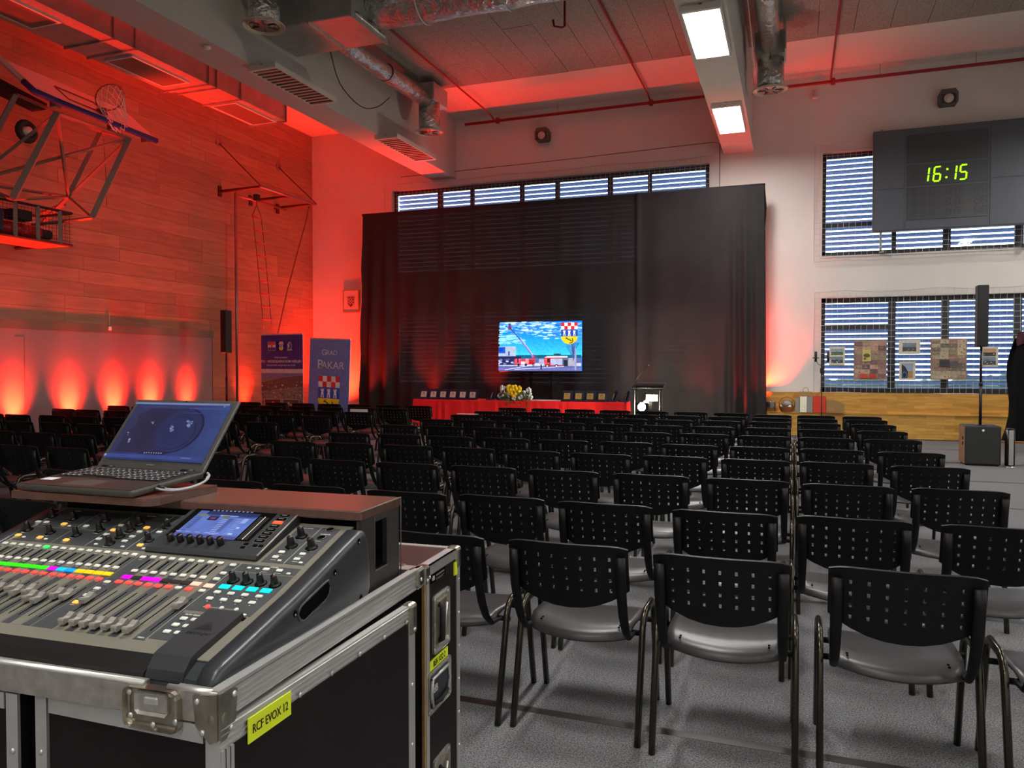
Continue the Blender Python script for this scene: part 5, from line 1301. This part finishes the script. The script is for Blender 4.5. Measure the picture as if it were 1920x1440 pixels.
# arm rest block with the maker's name
MB().prism([(.046,.985),(.052,.992),(.064,.9965),(.196,1.0265),(.198,1.012),(.064,.978),(.035,.945),(.030,.955),(.034,.972)], -.172, -.094, 'x').build('hand_rest', 'desk_dark', q, G)
onpanel(-.178, -.090, .190, .200, .002).build('rest_gap', 'slot_black', q, G)
def lettering(s, size, x, y, m='white_print', off=.0012, sx=1., par=None): text('lettering', s, size, m, par or q, G @ T(x, y, zs(y)+off, rx=slope(y)), sx=sx)
lettering('behringer', .013, -.133, .118, 'laptop_key', .0135)
MB().poly([(-.153,.128,zs(.128)+.0137),(-.113,.128,zs(.128)+.0137),(-.133,.158,zs(.158)+.0137)]).build('logo', 'laptop_key', q, G)
# controls
def ctl(me, name, x, y, off=.0006, par=None, rz=0): return inst(name, me, par or q, G @ T(x, y, zs(y)+off, rx=slope(y)) @ T(rz=rz))
def btn(sx, sy, h, m): return MB().rbox(-sx/2, sx/2, -sy/2, sy/2, 0, h, min(sx,sy,h*1.6)*.3, 2).mesh('button', m)
B_W = btn(.0150,.0095,.0042,'btn_white'); B_R = btn(.0165,.0105,.0040,'btn_red'); B_G = btn(.0155,.0100,.0044,'btn_green'); B_A = btn(.0150,.0105,.0042,'btn_amber')
S_W = btn(.0095,.0062,.0034,'btn_white'); D_W = MB().lathe([(.0048,0),(.0048,.0028),(.0036,.004)], 14).mesh('button', 'btn_white'); D_R = MB().lathe([(.0056,0),(.0056,.0028),(.0042,.004)], 14).mesh('button', 'btn_red')
L_ = {k: MB().rbox(-.0115,.0115,-.0065,.0065,0,.0020,.0006,1).mesh('channel_display', 'lcd_'+k) for k in ('green','magenta','cyan','blue','yellow','off','pink')}
LT = MB().rbox(-.0118,.0118,-.0072,.0072,0,.0022,.0006,1).mesh('assign_display', 'lcd_teal')
cols = ['green']*9 + ['magenta','cyan','blue'] + ['yellow']*4
for i, x in enumerate(CH):
    ctl(B_G if i == 5 else B_W, 'select_button', x, .380); ctl(B_W, 'solo_button', x, .325)
    ctl(L_[cols[i]], 'channel_display', x, .3015); ctl(B_R, 'mute_button', x, .278)
rc = ['magenta','off','magenta','magenta','off','off','off','pink']
for i, x in enumerate(CR):
    ctl(B_W, 'select_button', x, .377); ctl(B_W, 'solo_button', x, .320); ctl(L_[rc[i]], 'channel_display', x, .2975)
    ctl(B_W if i == 6 else B_R, 'mute_button', x, .2755)
ctl(B_W, 'select_button', XM, .374); ctl(B_W, 'clear_button', XM, .341); ctl(B_W, 'solo_button', XM, .319); ctl(L_['pink'], 'channel_display', XM, .2955); ctl(B_W, 'mute_button', XM, .2735)
for x, y in ((-.492,.373),(-.492,.270),(-.491,.242),(-.491,.215)): ctl(B_W, 'bank_button', x, y)
ctl(B_A, 'bank_button', -.489, .187)
knob_me = MB().lathe([(.0105,0),(.0108,.002),(.0080,.003),(.0078,.006),(.0062,.021),(.0052,.0225),(0,.0226)], 16).mesh('knob', 'knob')
ring_me = MB().lathe([(.0125,0),(.0125,.0012),(.0085,.002)], 18, cap=False).mesh('knob_ring', 'slot_black')
mark_me = MB().box(-.0008,.0008,-.0070,-.0060,.006,.0216).mesh('knob_mark', 'lcd_pink'); mark_w = MB().box(-.0006,.0006,.001,.0045,.0226,.0229).mesh('knob_mark', 'white_print')
def knob(x, y, s=1.0, lit=True, off=.0006):
    k_ = inst('knob', knob_me, q, G @ T(x, y, zs(y)+off, rx=slope(y)) @ Matrix.Scale(s, 4))
    inst('knob_ring', ring_me, k_, WM[k_.name]); inst('knob_mark', mark_me if 0 else mark_w, k_, WM[k_.name])
for x, y in ((-.918,.520),(-.843,.515),(-.742,.517),(-.713,.470),(-.630,.481),(-.630,.513),(-.919,.448),(-.841,.443),(-.757,.442),(-.631,.450),(-.630,.417),(-.541,.508),(-.540,.444)): knob(x, y)
for x in (-.209,-.175,-.141,-.107): knob(x, .320, 1.05)
for x, y in ((-.164,.468),(-.165,.511),(-.112,.468)): knob(x, y, 1.15)
for x, y, me in ((-.928,.486,B_W),(-.902,.487,B_W),(-.842,.485,B_A),(-.817,.478,S_W),(-.769,.483,B_W),(-.917,.419,B_A),(-.892,.413,S_W),(-.845,.417,B_A),(-.821,.412,S_W),(-.760,.415,B_A),(-.674,.499,B_W),(-.675,.475,B_A),(-.596,.476,B_W),(-.597,.453,B_W),(-.675,.453,B_W),(-.676,.431,B_W),(-.599,.431,B_W),(-.663,.409,S_W),(-.583,.408,S_W),(-.594,.497,B_A),(-.543,.420,B_A),(-.521,.407,S_W),(-.542,.481,B_W),
        (-.170,.439,B_W),(-.172,.418,B_W),(-.154,.406,S_W),(-.116,.438,B_W),(-.117,.417,B_W),(-.100,.405,S_W),(-.162,.369,B_W),(-.129,.369,B_W),(-.102,.361,S_W),(-.205,.369,S_W),(-.185,.369,S_W)): ctl(me, 'button', x, y)
for x in (-.213,-.180,-.1465,-.113):
    ctl(LT, 'assign_display', x, .2975); ctl(B_W, 'assign_button', x, .274); ctl(B_W, 'assign_button', x+.0008, .2495)
for x, me in ((-.195,D_R),(-.162,D_W),(-.128,D_W)): ctl(me, 'set_button', x, .2215)
ctl(S_W, 'button', -.100, .207)
for y in (.174,.152,.129):
    for x in (-.212,-.187): ctl(B_W, 'mute_group_button', x, y)
for x, y in ((-.113,.512),(-.112,.549)):
    sk = inst('socket', MB().lathe([(.0095,0),(.0105,.0015),(.0085,.0022),(.0078,.0008),(0,.0008)], 18).mesh('socket', 'slot_black'), q, G @ T(x, y, zs(y)+.0006, rx=slope(y)))
    MB().lathe([(.0098,.0016),(.0108,.002),(.0098,.0024)], 18, cap=False).build('socket_ring', 'alu_dark', sk, WM[sk.name])
# fader slots, scales and caps
slot_me = MB().box(-.0012,.0012,-.0595,.0595,0,.0004).mesh('fader_slot', 'slot_black')
sc_ = MB()
for k in range(24):
    y = -.055+k*.110/23; wd = .0045 if k % 4 == 0 else .003
    for s in (-1, 1): sc_.box(s*.0022 if s > 0 else -.0022-wd, s*.0022+wd if s > 0 else -.0022, y-.0004, y+.0004, 0, .0002)
scale_me = sc_.mesh('fader_scale', 'grey_print'); 
cap_prof = [(-.0155,0),(-.0155,.0085),(-.0135,.0115),(-.008,.0098),(-.003,.0075),(.003,.0075),(.008,.0098),(.0135,.0115),(.0155,.0085),(.0155,0)]
cap_me = MB().prism(cap_prof, -.0070, .0070, 'x').mesh('fader_cap', 'fader_metal'); capline = MB().box(-.0066,.0066,-.0005,.0005,.0075,.0078).mesh('cap_line', 'white_print')
def fader(x, y):
    s_ = ctl(slot_me, 'fader_slot', x, .1855, .0008); o = ctl(scale_me, 'fader_scale', x, .1855, .0008); o['kind'] = 'stuff'
    c_ = inst('fader_cap', cap_me, q, G @ T(x, y, zs(y)+.006, rx=slope(y))); inst('cap_line', capline, c_, WM[c_.name])
    MB().box(-.001,.001,-.006,.006,-.005,.0).build('fader_stem', 'slot_black', c_, WM[c_.name])
FL = [.196,.192,.188,.20,.197,.19,.186,.196,.192,.203,.191,.199,.178,.174,.197,.196]
for x, y in zip(CH, FL): fader(x, y)
for x, y in zip(CR, (.193,.120,.120,.119,.118,.119,.118,.118)): fader(x, y)
fader(XM, .209)
# gain slots between select and solo
gs = MB().box(-.0022,.0022,-.018,.018,0,.0004).mesh('meter_slot', 'slot_black'); gt = MB()
for k in range(9): gt.box(.0040,.0066,-.016+k*.004-.0009,-.016+k*.004+.0009,0,.0002)
gt_me = gt.mesh('meter_scale', 'grey_print')
for x in CH + CR: ctl(gs, 'meter_slot', x-.002, .351, .0006); o = ctl(gt_me, 'meter_scale', x-.002, .351, .0006); o['kind'] = 'stuff'
# silk-screen print
sp_ = MB()
def dash(x0, x1, y, w=.0006):
    a, b = zs(y-w)+.0011, zs(y+w)+.0011; sp_.quad((x0,y-w,a),(x1,y-w,a),(x1,y+w,b),(x0,y+w,b))
def vline(x, y0_, y1_, w=.0004): sp_.quad((x-w,y0_,zs(y0_)+.0011),(x+w,y0_,zs(y0_)+.0011),(x+w,y1_,zs(y1_)+.0011),(x-w,y1_,zs(y1_)+.0011))
for x in CH + CR + [XM]:
    for y in (.3735,.3185,.2715): dash(x-.005, x+.004, y-.0005)
for x, y in ((-.928,.478),(-.902,.479),(-.842,.477),(-.769,.475),(-.917,.411),(-.845,.409),(-.76,.407),(-.918,.505),(-.843,.501),(-.742,.503),(-.713,.457),(-.63,.468),(-.919,.434),(-.841,.43),(-.757,.428),(-.63,.404),(-.541,.495),(-.54,.431),(-.594,.489),(-.596,.468),(-.597,.445),(-.17,.430),(-.172,.409),(-.116,.430),(-.117,.409),(-.164,.455),(-.165,.497),(-.112,.455),(-.113,.497),(-.162,.361),(-.129,.361)): dash(x-.008, x+.007, y)
for y in (.365,.263,.235,.208,.179): dash(-.498, -.486, y)
for x in (-.213,-.180,-.1465,-.113): dash(x-.002, x+.001, .266, .001); dash(x-.001, x+.002, .2415, .001)
dash(-.190, -.168, .2215, .0004); dash(-.156, -.134, .2215, .0004); dash(-.206,-.201,.2215,.001)
for x in (-.235,-.171,-.139,-.086): vline(x, .40, .556) if x in (-.139,) else None
vline(-.236, .10, .385); vline(-.793, .40, .56); vline(-.689,.40,.56); vline(-.566,.40,.56)
for y in (.468, .532): dash(-.92,-.80,y,.0003); dash(-.79,-.70,y,.0003)
for k in range(40): dash(-.923, -.919, .40+k*.004, .0009)
o = sp_.build('silk_screen', 'white_print', q, G); o['kind'] = 'stuff'
lettering('MUTE GROUPS', .0065, -.201, .190); lettering('MAIN', .006, -.250, .104); lettering('SCENES', .006, -.150, .380); lettering('MONITOR', .006, -.170, .548); lettering('TALKBACK', .0055, -.112, .527); lettering('BUS SENDS', .006, -.63, .553, sx=.9)
lettering('X32', .020, -.700, .566, 'grey_print'); lettering('DIGITAL MIXER', .006, -.640, .566, 'grey_print'); lettering('CONFIG / PREAMP', .005, -.88, .553)
# screen unit
def zu(y): return 1.080+(y-.405)*.380
UA = math.degrees(math.atan(.380)); x0, x1 = -.508, -.207
us = MB().prism([(.398,zs(.398)),(.394,zs(.394)+.006),(.400,1.079),(.408,1.0815),(.566,zu(.566)),(.576,1.142),(.582,1.118)], x0, x1, 'x').build('screen_unit', 'desk_dark', q, G)
MB().tube([(x1,.400,1.079),(x1,.566,zu(.566))], .0022, 6).build('unit_edge', 'alu_dark', us, G)
def onunit(x, y, off=.0): return G @ T(x, y, zu(y)+off, rx=UA)
MB().box(-.110,.122,-.060,.062,0,.0005).build('glass', 'slot_black', us, onunit(-.385, .503, .0004))
p = Pic(.172, .112, (96,120,196)); rn = random.Random(4)
p.rect(0,.86,1,1,(40,50,96)); p.rect(.0,.86,.14,1,(86,110,180)); p.rect(.2,.80,.98,.86,(60,76,140)); p.rect(.4,.82,.7,.86,(150,176,230)); p.rect(0,0,1,.10,(86,84,150))
for i in range(9): p.rect(.04,.2+.06*i,.12,.225+.06*i,(70,84,140)); p.rect(.52,.14+.06*i,.62,.165+.06*i,(150,166,220)); p.rect(.78,.2+.055*i,.86,.22+.055*i,(140,156,214))
p.rect(.10,.70,.24,.78,(120,120,90)); p.rect(.30,.56,.46,.72,(40,34,60)); p.rect(.34,.60,.42,.67,(130,60,100)); p.rect(.50,.66,.62,.76,(110,112,96)); p.rect(.13,.2,.2,.66,(76,92,158)); p.rect(.65,.14,.72,.66,(76,92,158)); p.rect(.9,.3,.95,.36,(180,196,240)); p.rect(.88,.5,.96,.68,(150,170,226))
for i in range(10): p.rect(.25+.07*i,.90,.29+.07*i,.94,(130,140,180))
for i in range(6): p.rect(.06+.155*i,.03,.14+.155*i,.06,(150,150,210))
p.rect(.90,.02,.97,.08,(180,210,255))
p.build('display', 'screen_desk', us, onunit(-.476, .448, .0011) @ T(rx=-90))
mt = MB()
for c_ in range(5):
    for k in range(24): mt.box(.0055*c_,.0055*c_+.003,k*.0040,k*.0040+.0026,0,.0002)
o = mt.build('level_meter', 'horn_dark', us, onunit(-.298, .452, .001)); o['kind'] = 'stuff'
MB().box(0,.0022,0,.098,0,.0003).build('meter_line', 'btn_white', us, onunit(-.2915+.006, .452, .001))
kb = MB().lathe([(.0085,0),(.0085,.004),(.0078,.016),(.0066,.019),(0,.0195)], 8).mesh('soft_knob', 'knob')
for i in range(6): inst('soft_knob', kb, us, onunit(-.462+.0275*i, .430, .0) @ T(rz=12))
tb = MB().rbox(-.0125,.0125,-.0048,.0048,0,.0022,.0008,1).mesh('view_button', 'slot_black'); to = MB().rbox(-.0125,.0125,-.0048,.0048,0,.0024,.0008,1).mesh('view_button', 'btn_orange')
tl = MB().box(-.007,.007,-.0012,.0012,.0023,.0025).mesh('button_text', 'grey_print'); bo = MB().tube([(-.0135,-.0058,.0004),(.0135,-.0058,.0004),(.0135,.0058,.0004),(-.0135,.0058,.0004)], .0005, 4, closed=True).mesh('button_outline', 'grey_print')
for i in range(8):
    k_ = inst('view_button', to if i == 5 else tb, us, onunit(-.2375, .452+.0145*i, .0003)); inst('button_text', tl, k_, WM[k_.name]); inst('button_outline', bo, k_, WM[k_.name])
ab = MB().rbox(-.006,.006,-.0045,.0045,0,.0022,.0008,1).mesh('page_button', 'slot_black'); ao = MB().tube([(-.0066,-.0052,.0004),(.0066,-.0052,.0004),(.0066,.0052,.0004),(-.0066,.0052,.0004)], .0005, 4, closed=True).mesh('button_outline', 'grey_print')
for x, y in ((-.262,.437),(-.262,.424),(-.236,.434),(-.221,.434)):
    k_ = inst('page_button', ab, us, onunit(x, y, .0002)); inst('button_outline', ao, k_, WM[k_.name])
